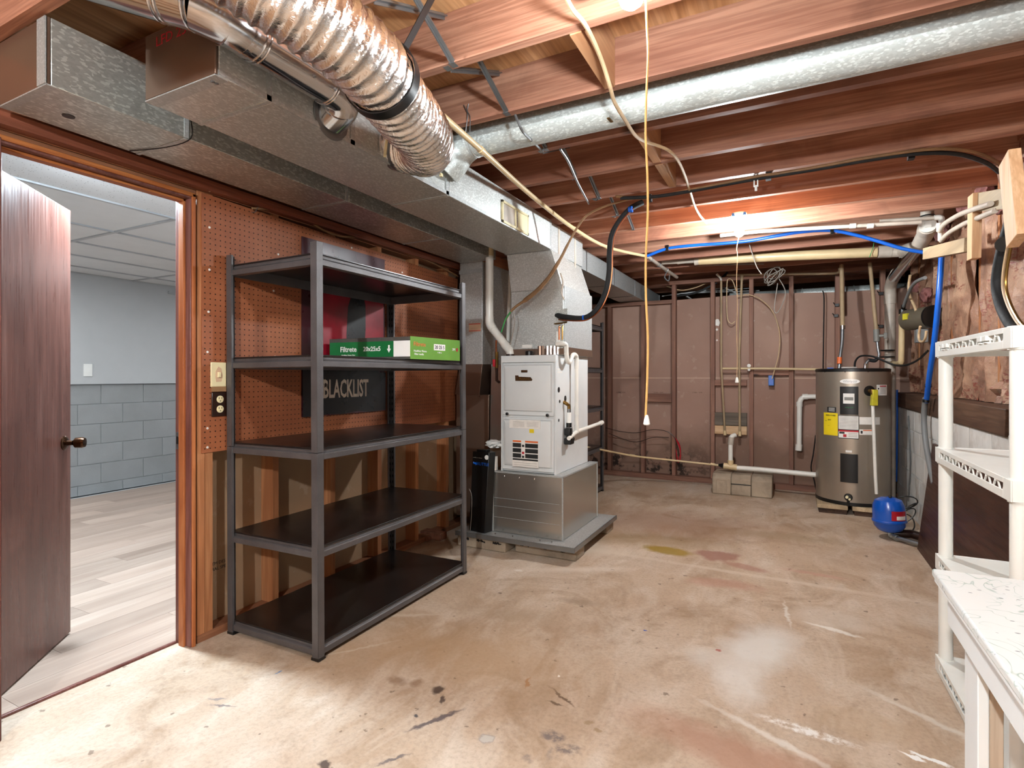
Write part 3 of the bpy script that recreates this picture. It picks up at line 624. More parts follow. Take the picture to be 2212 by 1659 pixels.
# left trunk (return air)
t = thing('return_duct', 'dark spangled rectangular duct trunk along the left wall', 'duct', (-2.2,.86,DB))
def trunk(parent, x0, x1, ys, mat, cap=True):
    for i in range(len(ys)-1):
        m = MB(); e = .0 if i % 2 else .0025
        m.box(x0-e, x1+e, ys[i]+.0015, ys[i+1]-.0015, DB-e, DT); m.build('duct_section', mat, parent, bevel=.002)
        b = MB()
        for x in (x0-e-.002, x1+e): b.box(x, x+.002, ys[i+1]-.022, ys[i+1]-.004, DB, DT)
        b.box(x0, x1, ys[i+1]-.02, ys[i+1]-.006, DB-e-.003, DB-e); b.build('drive_cleat', M['galv'], parent)
trunk(t, -2.36, -2.045, [.86,1.30,2.14,3.0,3.72], M['galv_dark'])
MB().box(-2.36, -2.045, .850, .86, DB, DT).build('end_cap', M['galv_brown'], t)
MB().box(-2.095, -2.045, .846, .852, DB, DT).build('end_flange', M['galv'], t)
MB().box(-2.36, -2.045, .85, .878, DB-.004, DB).build('bottom_flange', M['galv'], t)
c = P(148,249,z=DB); MB().lathe([(.018,-.005),(.02,0),(.02,.004)], c, (0,0,1), 20).build('test_hole', M['black'], t)
MB().box(-2.25, -2.1, 1.0, 1.4, DT, DT+.012).build('side_patch', M['galv_brown'], t)
MB().box(-2.03, -2.025, .0, .001, 0, .001) 
MB().box(-2.12, -2.114, .98, 1.33, DT, DT+.012).build('upper_flange_plate', M['galv_brown'], t)
m = MB(); m.tube(cr([P(412,258,x=-2.04), P(412,299,x=-2.04), P(360,318,z=DB-.006), P(280,326,z=DB-.006)],5), .0022, 6); m.build('seam_wire', M['black'], t)
# right trunk (supply air)
t = thing('supply_duct', 'lighter rectangular duct trunk ending in a brown metal cap', 'duct', (-1.7,1.06,DB))
trunk(t, -1.885, -1.53, [1.06,1.25,2.30,3.60], M['spangle'])
MB().box(-1.885, -1.53, 1.051, 1.06, DB, DT).build('end_cap', M['galv_brown'], t, bevel=.002)
MB().box(-1.885, -1.53, 1.05, 1.092, DB-.006, DB-.002).build('bottom_flange', M['galv'], t)
MB().box(-1.533, -1.5255, 1.06, 3.58, DB-.001, DB+.018).build('edge_flange', M['galv'], t)
for y in (1.62,2.28): MB().box(-1.531, -1.5255, y-.012, y+.012, DB, DT).build('drive_cleat', M['galv'], t)
for y in (1.07,1.083): MB().lathe([(.006,0),(.006,.003),(.002,.004)], (-1.57,y,DB-.006), (0,0,-1), 8).build('screw', M['steel'], t)
text('LFD 2518', .045, (-1.72,1.0505,2.32), (1,0,0), (0,0,1), M['red'], t, ex=.0003, xs=1.2)
# supply register in the right face
a = P(1082,431,x=-1.53); b = P(1139,508,x=-1.53)
ry0, ry1, rz0, rz1 = a.y, P(1139,470,x=-1.53).y, P(1083,480,x=-1.53).z, P(1082,431,x=-1.53).z
r = thing('air_register', 'small cream air register in the side of the supply duct', 'register', (-1.526,(ry0+ry1)/2,rz0))
m = MB(); f = .014
for q in ((ry0,ry1,rz0,rz0+f),(ry0,ry1,rz1-f,rz1),(ry0,ry0+f,rz0,rz1),(ry1-f,ry1,rz0,rz1),((ry0+ry1)/2-.004,(ry0+ry1)/2+.004,rz0,rz1)): m.box(-1.53,-1.518,*q)
m.build('register_frame', M['ivory'], r, bevel=.001)
ym = (ry0+ry1)/2
MB().box(-1.5299,-1.5265,ry0+f,ym,rz0+f,rz1-f).build('damper_plate', M['pvc_old'], r)
MB().hexa([(-1.5299,ym,rz0+f),(-1.520,ry1-f,rz0+f),(-1.5295,ry1-f,rz0+f),(-1.5299,ym,rz0+f),(-1.5299,ym,rz1-f),(-1.520,ry1-f,rz1-f),(-1.5295,ry1-f,rz1-f),(-1.5299,ym,rz1-f)]).build('open_vane', M['ivory'], r)
# trunk beyond the furnace
t = thing('rear_supply_duct', 'galvanized duct continuing beyond the furnace to the back wall', 'duct', (-1.78,4.3,DB))
for a_, b_ in ((4.30,4.62),(4.62,5.45),(5.45,6.3),(6.3,7.6)):
    m = MB(); m.box(-1.93, -1.62, a_+.002, b_-.002, 2.172, DT-.002); m.build('duct_section', M['galv'], t, bevel=.002)
    m = MB(); m.box(-1.6205,-1.617,b_-.022,b_-.004,2.17,DT); m.box(-1.93,-1.62,b_-.02,b_-.006,2.168,2.172); m.build('drive_cleat', M['steel'], t)
# ================================================================ FURNACE
fu = thing('furnace', 'light grey gas furnace with two front panels on a sheet metal base', 'furnace', (-1.69,3.85,.115))
X0, X1, FY, BYf, Z0, ZM, Z1 = -1.905, -1.472, 3.55, 4.22, .555, .955, 1.395
m = MB(); m.box(X0, X1, FY+.012, BYf, Z0, Z1); m.build('cabinet', M['cabinet'], fu, bevel=.004)
MB().box(X0, X1, FY-.004, FY+.012, Z1-.05, Z1).build('top_rail', M['cabinet'], fu, bevel=.002)
MB().box(X0, X0+.012, FY-.002, FY+.012, Z0, Z1-.05).build('side_rail', M['cabinet'], fu); MB().box(X1-.012, X1, FY-.002, FY+.012, Z0, Z1-.05).build('side_rail', M['cabinet'], fu)
def fpanel(z0, z1, name, n):
    m = MB(); x0, x1 = X0+.014, X1-.014
    m.box(x0, x1, FY-.004, FY+.012, z0, z1)
    a = [(x0+.012,z0+.03),(x1-.012,z0+.03),(x1-.012,z1-.012),(x0+.012,z1-.012)]; i = [(x0+.05,z0+.055),(x1-.06,z0+.055),(x1-.07,z1-.045),(x0+.04,z1-.045)]
    k = [(x0+.02,z0+.035),(x1-.02,z0+.035),(x1-.02,z1-.02),(x0+.02,z1-.02)]
    vs = [(x,FY-.004,z) for x,z in a]+[(x,FY-.022,z) for x,z in k]+[(x,FY-.034,z) for x,z in i]
    fs = [(j,(j+1)%4,4+(j+1)%4,4+j) for j in range(4)]+[(4+j,4+(j+1)%4,8+(j+1)%4,8+j) for j in range(4)]+[(8,9,10,11)]
    m.add(vs, fs); return m.build(name, M['cabinet'], fu, bevel=.0025)
up = fpanel(ZM+.01, Z1-.053, 'upper_panel', 0); lo = fpanel(Z0+.015, ZM-.006, 'lower_panel', 1)
fy = FY-.0345
MB().box(-1.726,-1.675,fy-.004,fy+.002,1.272,1.29).build('emblem', M['badge'], up, bevel=.004)
m = MB(); m.prism([(-1.77,1.213),(-1.642,1.213),(-1.637,1.222),(-1.65,1.239),(-1.745,1.243),(-1.748,1.252),(-1.772,1.252)], 'y', fy-.004, fy+.002); m.build('name_badge', M['badge'], up)
text('Ruud', .03, (-1.70,fy-.0045,1.229), (1,0,0), (0,0,1), M['brass'], up, ex=.0003, xs=1.3)
for x in (-1.845,-1.527): MB().lathe([(.011,0),(.011,.008),(.006,.01)], (x,FY-.02,ZM+.018), (0,-1,0), 14).build('thumb_screw', M['black'], up)
m = MB(); m.box(-1.82,-1.575,fy-.002,fy+.001,.875,.935); lab = m.build('instruction_label', M['paper'], lo)
for i in range(5): MB().box(-1.79,-1.70,fy-.0026,fy-.0018,.888+i*.008,.8895+i*.008).build('print_line', M['cable_grey'], lab)
for i in range(5): MB().box(-1.68,-1.59,fy-.0026,fy-.0018,.888+i*.008,.8895+i*.008).build('print_line', M['cable_grey'], lab)
MB().box(-1.66,-1.625,fy-.002,fy+.001,.845,.872).build('yellow_sticker', M['yellow'], lo)
m = MB(); m.box(-1.795,-1.59,fy-.002,fy+.001,.60,.79); lab = m.build('warning_label', M['paper'], lo)
for x0_, x1_ in ((-1.792,-1.725),(-1.693,-1.593)):
    MB().box(x0_,x1_,fy-.0028,fy-.0019,.775,.787).build('orange_band', M['orange'], lab)
    for z in (.742,.705,.668): MB().box(x0_,x1_,fy-.0028,fy-.0019,z-.004,z+.026).build('black_print_block', M['print'], lab)
MB().box(-1.792,-1.593,fy-.0028,fy-.0019,.646,.658).build('black_print_block', M['print'], lab)
for z in (.75,.70,.672): MB().box(-1.718,-1.70,fy-.0028,fy-.0019,z-.008,z+.008).build('pictogram', M['red'] if z == .70 else M['print'], lab)
for i in range(2): MB().box(-1.785,-1.60,fy-.0026,fy-.0018,.612+.016*i,.614+.016*i).build('print_line', M['cable_grey'], lab)
# openings and rub marks on the right flank
for px, py, r1 in ((1207,842,.02),(1209,867,.012),(1207,908,.011),(1221,861,.022)):
    c = P(px,py,x=X1); MB().lathe([(r1,-.002),(r1,.0015),(r1*.8,.002)], c, (1,0,0), 18).build('knockout', M['black'], fu)
a = P(1204,797,x=X1); MB().box(X1,X1+.001,a.y,a.y+.09,a.z-.009,a.z+.004).build('rating_label', M['paper'], fu); MB().box(X1,X1+.001,a.y,a.y+.09,a.z-.028,a.z-.015).build('rating_label', M['paper'], fu)
# base
m = MB(); m.box(-1.952,-1.405,3.51,4.26,.115,.548); bs = m.build('base_box', M['bright'], fu, bevel=.003)
for p in ((-1.956,3.506),(-1.41,3.506),(-1.41,4.252)): MB().box(p[0],p[0]+.008,p[1],p[1]+.008,.115,.556).build('corner_seam', M['galv'], bs)
MB().box(-1.955,-1.402,3.505,3.55,.546,.556).build('top_flange', M['galv'], bs); MB().box(-1.472,-1.402,3.55,4.262,.546,.556).build('top_flange', M['galv'], bs)
for x in (-1.86,-1.74,-1.62): MB().lathe([(.007,0),(.006,.004),(.002,.006)], (x,3.51,.523), (0,-1,0), 10).build('screw', M['chrome'], bs)
for z in (.3,.36,.22): MB().box(-1.945,-1.43,3.5085,3.5095,z,z+.002).build('crease', M['galv'], bs)
# tray and supporting blocks
tr = thing('drip_tray', 'flat galvanized metal tray under the furnace base', 'tray', (-1.7,3.85,.085))
MB().box(-2.20,-1.275,3.39,4.36,.088,.113).build('tray_pan', M['galv'], tr, bevel=.004)
m = MB()
for q in ((-2.20,-1.275,3.386,3.392),(-1.279,-1.273,3.39,4.36)): m.box(*q,.084,.116)
m.build('tray_lip', M['steel'], tr)
for x in (-2.08,-1.76,-1.55,-1.9,-1.46): MB().lathe([(.006,0),(.005,.006),(.001,.008)], (x,3.45,.113), (0,0,1), 10).build('screw', M['chrome'], tr)
def cmu(label, x0, y0, L, Wd, Hh_, rot=0, slots=True):
    b = thing('concrete_block', label, 'block', (x0,y0,0), group='concrete blocks under the furnace tray'); b.rotation_euler = (0,0,rot)
    MB().box(-L/2,L/2,-Wd/2,Wd/2,0,Hh_).build('block_body', M['block_raw'], b, bevel=.008, local=True)
    if slots:
        for i in range(3):
            m = MB(); x = -L/2+L*(i+.5)/3; n = 9
            top = [(x-.035+.07*k/n, Hh_*.78+random.uniform(-.006,.008)) for k in range(n+1)]; bot = [(x-.035+.07*k/n, Hh_*.66+random.uniform(-.006,.004)) for k in range(n+1)]
            m.prism(bot+top[::-1], 'y', -Wd/2-.0015, -Wd/2+.01); m.build('core_gap', M['black'], b, local=True)
    return b
cmu('grey concrete block under the front right corner of the furnace tray', -1.525,3.56,.46,.17,.082)
cmu('grey concrete block under the front left part of the furnace tray', -2.0,3.50,.40,.17,.082,.0)
cmu('grey concrete block under the rear right corner of the furnace tray', -1.40,4.27,.20,.17,.082,0,False)
cmu('grey concrete block under the rear left of the furnace tray', -2.05,4.25,.40,.17,.082,0,False)
# plenum
pl = thing('plenum', 'dull spangled metal plenum box rising from the furnace to the duct', 'duct', (-1.68,3.9,1.40))
Pz = 1.872
m = MB(); m.box(-1.865,-1.45,3.63,4.24,1.397,Pz); m.build('plenum_box', M['spangle'], pl, bevel=.003)
MB().box(-1.4505,-1.444,3.645,4.24,1.43,Pz+.02).build('side_panel', M['galv'], pl, bevel=.002)
vb = [(-1.865,3.63,Pz),(-1.45,3.63,Pz),(-1.45,4.24,Pz),(-1.865,4.24,Pz)]; vt = [(-1.885,3.598,DB),(-1.53,3.598,DB),(-1.56,4.30,DB),(-1.885,4.30,DB)]
MB().hexa(vb+vt).build('transition', M['spangle'], pl, bevel=.002)
MB().box(-1.885,-1.545,3.6,4.30,DB,DT).build('top_box', M['galv'], pl, bevel=.002)
m = MB(); m.box(-1.90,-1.535,3.585,3.625,DB-.006,DT-.01); m.build('canvas_collar', M['steel'], pl, bevel=.004)
for y in (3.78,4.12): MB().box(-1.5455,-1.541,y-.014,y+.014,DB-.06,DT).build('mastic_seam', M['pvc_old'], pl)
m = MB()
for q in ((-1.868,3.626,-1.447,3.632),): m.box(q[0],q[2],q[1],q[3],1.40,1.445)
m.box(-1.449,-1.442,3.632,4.245,1.40,1.455); m.build('foil_tape_band', M['galv_brown'], pl)
for i,(x,w_) in enumerate(((-1.62,.05),(-1.56,.05),(-1.505,.05))):
    m = MB(); n = 5; pts = [(x-w_/2,3.6255),(x-w_/4,3.619),(x,3.6245),(x+w_/4,3.618),(x+w_/2,3.6255)]
    m.add([(a_,b_,1.40) for a_,b_ in pts]+[(a_,b_,1.465) for a_,b_ in pts]+[(a_,b_+.003,1.40) for a_,b_ in pts]+[(a_,b_+.003,1.465) for a_,b_ in pts], [(k,k+1,6+k,5+k) for k in range(4)]+[(10+k,15+k,16+k,11+k) for k in range(4)]); m.build('crumpled_foil_tape', M['galv_brown' if i == 0 else 'foil'], pl)
MB().box(-1.77,-1.69,3.621,3.63,1.452,1.477).build('paper_label', M['paper'], pl)
MB().lathe([(.03,0),(.03,.03),(.026,.034)], (-1.70,3.6,1.395), (0,0,1), 20).build('intake_collar', M['black'], fu)
# paper strips of torn sealant at the transition edge
m = MB(); m.tube(cr([P(1211,590,y=3.6),P(1216,610,y=3.6),P(1213,632,y=3.61),P(1219,648,y=3.61)],4), .006, 6); m.build('sealant_drip', M['pvc_old'], pl)
# coil access with line set stub
a = P(1201,668,y=3.63); m = MB(); m.box(a.x,a.x+.09,3.622,3.632,a.z-.10,a.z+.0); m.build('coil_access_plate', M['galv_dark'], pl)
for dx, c_ in ((.03,'copper'),(.055,'brass')): MB().tube([(a.x+dx,3.615,a.z-.22),(a.x+dx,3.615,a.z-.13),(a.x+dx,3.63,a.z-.12)], .006, 8).build('coil_stub_tube', M[c_], pl)
MB().box(a.x+.008,a.x+.032,3.618,3.631,a.z-.26,a.z-.16).build('access_label', M['white'], pl)
MB().tube([(a.x-.005,3.612,a.z-.105),(a.x+.09,3.612,a.z-.10)], .0045, 8).build('coil_stub_tube', M['brass'], pl)
# refrigerant line loop
rl = thing('refrigerant_line', 'thick black foam insulated line looping from the plenum up to the joists', 'insulated pipe', P(1205,680,y=3.61))
pts = [P(q[0],q[1],y=q[2]) for q in ((1203,681,3.64),(1222,685,3.58),(1262,687,3.53),(1290,668,3.50),(1308,632,3.50),(1316,590,3.50),(1317,545,3.50),(1322,508,3.51),(1338,478,3.53),(1362,451,3.56),(1388,437,3.60))]
MB().tube(cr(pts,7), .019, 14).build('foam_sleeve', M['rubber'], rl)
pts2 = [P(q[0],q[1],y=q[2]) for q in ((1206,690,3.63),(1240,693,3.50),(1270,690,3.50),(1297,668,3.47),(1315,630,3.47),(1322,588,3.47),(1323,545,3.47),(1328,508,3.48),(1345,476,3.5),(1368,450,3.54))]
MB().tube(cr(pts2,7), .005, 8).build('copper_line', M['copper'], rl)
for q in ((1263,687),(1362,453)):
    c = P(q[0],q[1],y=3.53); MB().cyl(c-Vector((.012,0,0)), c+Vector((.012,0,.002)), .0205, n=14).build('blue_tape', M['blue'], rl)
# wire bundle with masking
wb_ = thing('wire_bundle', 'tan wrapped wire bundle sagging diagonally in front of the plenum', 'wires', P(1110,665,y=3.55))
pts = [P(q[0],q[1],y=q[2]) for q in ((1085,715,3.5),(1090,695,3.5),(1108,668,3.5),(1135,648,3.5),(1160,628,3.5),(1185,600,3.5),(1210,560,3.5),(1228,525,3.5),(1248,490,3.5),(1268,465,3.5),(1300,448,3.52),(1345,434,3.55),(1395,424,3.6))]
rr = [.006,.007,.010,.016,.015,.013,.010,.008,.008,.008,.007,.006,.006]; q = cr(pts,5); R = [rr[min(int(i/5),12)] for i in range(len(q))]
MB().tube(q, R, 10).build('wrapped_wires', M['cable_tan'], wb_)
MB().tube(cr([P(1083,718,y=3.49),P(1092,690,y=3.49),P(1103,674,y=3.49)],4), .005, 8).build('green_wire', M['greenprint'], wb_)
MB().tube(cr([P(1108,672,y=3.48),P(1112,690,y=3.48),P(1108,720,y=3.5),P(1102,745,y=3.5)],4), .0035, 8).build('thermostat_wire', M['cable_grey'], wb_)
# pvc flue
fl_ = thing('flue_pipe', 'white pvc flue pipe bending down into the furnace top', 'pipe', (-1.87,3.66,1.4))
xx = -2.055
def elbow(m, pts, r, n=14): return m.tube(pts, r, n)
MB().tube([(xx,3.64,2.36),(xx,3.64,1.665)], .031, 18).build('upper_pipe', M['pvc'], fl_)
MB().tube([(xx,3.64,2.36),(xx,3.64,2.16)], .032, 18).build('cream_upper_pipe', M['cream'], fl_)
MB().tube(cr([(xx,3.64,1.70),(xx,3.64,1.66),(xx+.012,3.64,1.63),(xx+.035,3.64,1.60)],4), .0345, 18).build('pipe_elbow', M['pvc'], fl_)
MB().tube([(xx+.03,3.64,1.605),(-1.905,3.64,1.465)], .031, 18).build('diagonal_pipe', M['pvc'], fl_)
MB().tube(cr([(-1.925,3.64,1.487),(-1.895,3.64,1.455),(-1.876,3.64,1.43),(-1.872,3.64,1.405)],4), .0345, 18).build('pipe_elbow', M['pvc'], fl_)
MB().tube([(-1.872,3.64,1.41),(-1.872,3.64,1.394)], .037, 18).build('rubber_collar', M['brownplate'], fl_)
MB().tube(cr([P(1103,588,y=3.85),P(1101,650,y=3.85),P(1099,700,y=3.85),P(1097,760,y=3.85)],3), .017, 12).build('intake_pipe', M['pvc'], None, label='thin white pvc pipe rising behind the flue beside the plenum', cat='pipe')
# condensate drain on the right flank
cd = thing('condensate_drain', 'white pvc condensate drain with u bends on the furnace side', 'pipe', (X1+.03,3.75,.8))
yx = X1+.045
def PX(px, py, x=yx): return P(px, py, x=x)
pts = [P(1201,741,y=3.58),P(1216,741,x=X1+.03),PX(1224,744),PX(1226,752),PX(1226,766),PX(1228,773),PX(1232,776),PX(1238,772),PX(1241,767),PX(1246,766),PX(1250,769),PX(1250,780)]
q = [pts[0]]; y0_ = PX(1226,750).y
pts = [(-1.49,3.60,1.475),(-1.44,3.60,1.475),(yx,3.62,1.47),(yx,3.63,1.445),(yx,3.635,1.40),(yx,3.65,1.36),(yx,3.69,1.345),(yx,3.725,1.37),(yx,3.75,1.395),(yx,3.79,1.405),(yx,3.83,1.395),(yx,3.84,1.365),(yx,3.84,1.30)]
MB().tube(cr(pts,4), .0165, 12).build('u_bend_pipe', M['pvc'], cd)
ybt = 3.84
MB().tube([(yx,ybt,1.32),(yx,ybt,.84)], .0135, 12).build('vertical_pipe', M['pvc'], cd)
for z in (1.35,.99,.855): MB().tube([(yx,ybt,z-.03),(yx,ybt,z+.03)], .0165, 12).build('pipe_socket', M['pvc'], cd)
MB().tube([(yx,3.68,.80),(yx,ybt,.835),(yx,4.40,.855)], .0145, 12).build('cross_pipe', M['pvc'], cd); MB().tube([(yx,4.40,.855),(yx,4.45,.857)], .019, 12).build('pipe_socket', M['pvc'], cd)
ct = thing('condensate_trap', 'black condensate trap clamped to the side of the furnace', 'trap', (X1+.03,3.66,.75))
ty = P(1228,900,x=X1+.03).y
MB().tube([(X1,ty-.02,1.06),(X1+.02,ty-.02,1.05),(X1+.032,ty,1.035),(X1+.034,ty,1.0)], .013, 12).build('brass_elbow', M['brass'], ct)
MB().tube([(X1+.034,ty,1.01),(X1+.034,ty,.965)], .014, 12).build('steel_nipple', M['steel'], ct)
MB().tube([(X1+.034,ty,.985),(X1+.034,ty,.905)], .017, 14).build('white_sleeve', M['white'], ct)
MB().tube([(X1+.034,ty,.91),(X1+.034,ty,.79)], .02, 14).build('trap_body', M['black'], ct)
m = MB(); m.box(X1+.005,X1+.06,ty-.03,ty+.04,.755,.80); m.box(X1+.005,X1+.05,ty-.025,ty+.035,.82,.87); m.tube([(X1+.03,ty+.03,.775),(X1+.035,ty+.075,.79)], .018, 12); m.build('trap_cup', M['black'], ct, bevel=.006)
for z in (.80,.875): MB().ring((X1+.034,ty,z), (0,0,1), .022, .003).build('hose_clamp', M['steel'], ct)
# return drop with humidifier style filter cabinet
rd = thing('return_drop', 'vertical spangled return duct left of the furnace', 'duct', (-2.27,3.95,.12))
MB().box(-2.372,-2.165,3.72,4.3,1.34,DB).build('upper_section', M['spangle'], rd, bevel=.003)
MB().box(-2.376,-2.16,3.714,3.72,2.06,2.09).build('flange', M['galv'], rd)
m = MB(); vb=[(-2.43,3.735,1.10),(-2.20,3.735,1.10),(-2.20,4.3,1.10),(-2.43,4.3,1.10)]; vt=[(-2.372,3.72,1.34),(-2.165,3.72,1.34),(-2.165,4.3,1.34),(-2.372,4.3,1.34)]; m.hexa(vb+vt); m.build('offset_section', M['galv_brown'], rd, bevel=.002)
MB().box(-2.42,-2.12,3.74,4.3,.125,1.10).build('lower_section', M['galv_brown'], rd, bevel=.003)  # galvanized sheet, its brown reflection put into the colour
for x in (-2.38,-2.2): MB().lathe([(.006,0),(.004,.004)], (x,3.738,1.09), (0,-1,0), 8).build('screw', M['chrome'], rd)
m = MB(); m.hexa([(-2.10,3.72,.55),(-1.93,3.66,.55),(-1.93,4.2,.55),(-2.10,4.2,.55),(-2.12,3.78,1.34),(-2.0,3.78,1.34),(-2.0,4.2,1.34),(-2.12,4.2,1.34)]); m.build('inner_transition', M['bright'], rd, bevel=.003)
st = MB(); st.box(-2.285,-2.178,3.7145,3.7195,1.598,1.665); so = st.build('service_sticker', M['sticker'], rd)
MB().box(-2.285,-2.178,3.713,3.7149,1.655,1.66).build('sticker_border', M['red'], so); MB().box(-2.285,-2.178,3.713,3.7149,1.602,1.607).build('sticker_border', M['red'], so)
text('- - - - -', .02, (-2.235,3.7135,1.625), (1,0,0), (0,0,1), M['print'], so, ex=.0003)
sk = thing('filter_cabinet', 'slim black air filter cabinet leaning between the duct and furnace base', 'air cleaner', (-2.02,3.46,.115))
m = MB(); m.hexa([(-2.115,3.44,.115),(-1.972,3.42,.115),(-1.955,3.50,.115),(-2.1,3.60,.115),(-2.095,3.46,.695),(-1.945,3.44,.695),(-1.925,3.50,.695),(-2.08,3.60,.695)]); m.build('cabinet_shell', M['black'], sk, bevel=.004)
MB().box(-2.06,-1.975,3.455,3.51,.694,.71).build('top_handle', M['black'], sk, bevel=.003)
MB().hexa([(-1.968,3.432,.15),(-1.960,3.47,.15),(-1.962,3.475,.15),(-1.970,3.45,.15),(-1.960,3.436,.40),(-1.955,3.46,.40),(-1.957,3.465,.40),(-1.962,3.45,.40)]).build('green_edge', M['green'], sk)
c = Vector((-1.965,3.441,.66)); MB().lathe([(.017,0),(.016,.003),(.001,.004)], c, (.13,-1,.03), 18).build('round_sticker', M['paper'], sk)
text('SKUTTLE', .030, (-2.005,3.444,.607), (1,-.13,0), (0,.03,1), M['blue'], sk, ex=.0006)
m = MB(); m.tube(cr([(-2.082,3.449,.617),(-2.074,3.448,.607),(-2.066,3.447,.612),(-2.058,3.446,.600)],4), .005, 6); m.build('logo_swoosh', M['blue'], sk)
text('media air cleaner', .012, (-2.045,3.447,.652), (1,-.13,0), (0,.03,1), M['cable_grey'], sk, ex=.0004)
MB().tube(cr([(-2.11,3.435,.42),(-2.085,3.43,.37),(-2.087,3.43,.25),(-2.095,3.425,.12)],5), .0022, 6).build('ground_wire', M['cable_grey'], sk)
MB().box(-1.945,-1.925,3.5,3.53,.56,.66).build('manual_envelope', M['paper'], sk)
# gas valve
gv = thing('gas_pipe', 'iron gas pipe with red valve handle beside the furnace', 'pipe', P(1072,850,y=3.6))
MB().tube([P(1072,735,y=3.62),P(1071,800,y=3.62)], .007, 10).build('thin_tube', M['copper'], gv)
MB().tube([P(1073,760,y=3.62),P(1073,795,y=3.62)], .014, 10).build('valve_body', M['brass'], gv)
MB().tube([P(1073,795,y=3.62),P(1073,822,y=3.62),P(1079,826,y=3.64)], .011, 10).build('iron_elbow', M['brownplate'], gv)
a = P(1068,782,y=3.59); MB().box(a.x-.012,a.x+.006,3.582,3.60,a.z-.035,a.z+.02).build('valve_handle', M['red'], gv, bevel=.003)
# crumpled plastic bag on top of the filter slot
bm = bmesh.new(); bmesh.ops.create_icosphere(bm, subdivisions=3, radius=1)
for v in bm.verts: v.co *= 1+.5*noise.noise(v.co*2.6)
m = MB().add([(-2.0+v.co.x*.07, 3.62+v.co.y*.06, .735+v.co.z*.03) for v in bm.verts], [[q.index for q in f.verts] for f in bm.faces]); bm.free()
m.build('crumpled_bag', M['white'], label='crumpled pale plastic bag between black filter cabinet and furnace', cat='bag')
# ================================================================ ROUND DUCTS AND CEILING PIPES
fd = thing('flexible_duct', 'shiny crinkled foil flexible duct curving into the supply trunk', 'duct', (-1.1,1.3,2.0))
ctr = cr([(-1.50,1.885,2.235),(-1.40,1.87,2.195),(-1.285,1.775,2.15),(-1.185,1.60,2.12),(-1.105,1.38,2.10),(-1.045,1.17,2.11),(-1.07,.98,2.15),(-1.16,.80,2.21),(-1.28,.62,2.28),(-1.4,.4,2.3)], 66)
m = MB(); R = []; dist = 0
for i, p in enumerate(ctr):
    if i: dist += (p-ctr[i-1]).length
    R.append(.096+.0085*abs(math.cos(dist/.036*math.pi))**3)
m.tube(ctr, R, 40)
# crumple the skin
for i, v in enumerate(m.v):
    v = Vector(v); n = noise.noise(v*22)*.004+noise.noise(v*55)*.0030; c = ctr[min(i//40, len(ctr)-1)]; d = (v-c).normalized(); m.v[i] = tuple(v+d*n)
m.build('foil_sleeve', M['foil'], fd)
m = MB(); k = 66*4+44; c = ctr[k]; T = (ctr[k+2]-ctr[k-2]).normalized()
u = T.orthogonal().normalized(); w_ = T.cross(u); ring = [c+(u*math.cos(a*math.pi/24)+w_*math.sin(a*math.pi/24))*.109 for a in range(48)]
vs = []; 
for p in ring: vs += [p-T*.017, p+T*.017]
vs2 = [c+(Vector(v)-c)*1.03 for v in vs]
m.add(vs+vs2, [(2*i,2*i+1,(2*i+3)%96,(2*i+2)%96) for i in range(48)]+[(96+2*i,96+(2*i+2)%96,96+(2*i+3)%96,96+2*i+1) for i in range(48)]+[(2*i,(2*i+2)%96,96+(2*i+2)%96,96+2*i) for i in range(48)]+[(2*i+1,96+2*i+1,96+(2*i+3)%96,(2*i+3)%96) for i in range(48)])
m.build('support_strap', M['black'], fd)
MB().bar(c+Vector((.045,.05,.10)), (c.x+.10,c.y+.12,JZ+.02), .02, .003, up=(1,0,0)).build('strap_tail', M['black'], fd)
MB().tube([(-1.53,1.885,2.24),(-1.46,1.885,2.225)], [.10,.10], 32).build('start_collar', M['steel'], fd)
m = MB(); m.tube(cr([P(842,275,x=-1.49),P(836,300,x=-1.48),P(831,338,x=-1.47)],4), .006, 6); m.build('zip_tie_tail', M['ivory'], fd)
m = MB(); m.tube([P(936,333,x=-1.40),P(953,378,x=-1.44)], .0035, 6); a = P(953,378,x=-1.44); m.box(a.x-.006,a.x+.006,a.y-.006,a.y+.006,a.z-.008,a.z+.006); m.build('zip_tie_tail', M['ivory'], fd)
m = MB()  # ragged foil flap at the collar
pts = [P(q[0],q[1],x=-1.525) for q in ((826,268),(833,262),(838,300),(830,325),(820,326),(818,300))]
m.add(pts+[p+Vector((.006,0,0)) for p in pts], [tuple(range(6)),tuple(range(11,5,-1))]+[(i,(i+1)%6,6+(i+1)%6,6+i) for i in range(6)]); m.build('torn_foil_flap', M['foil'], fd)
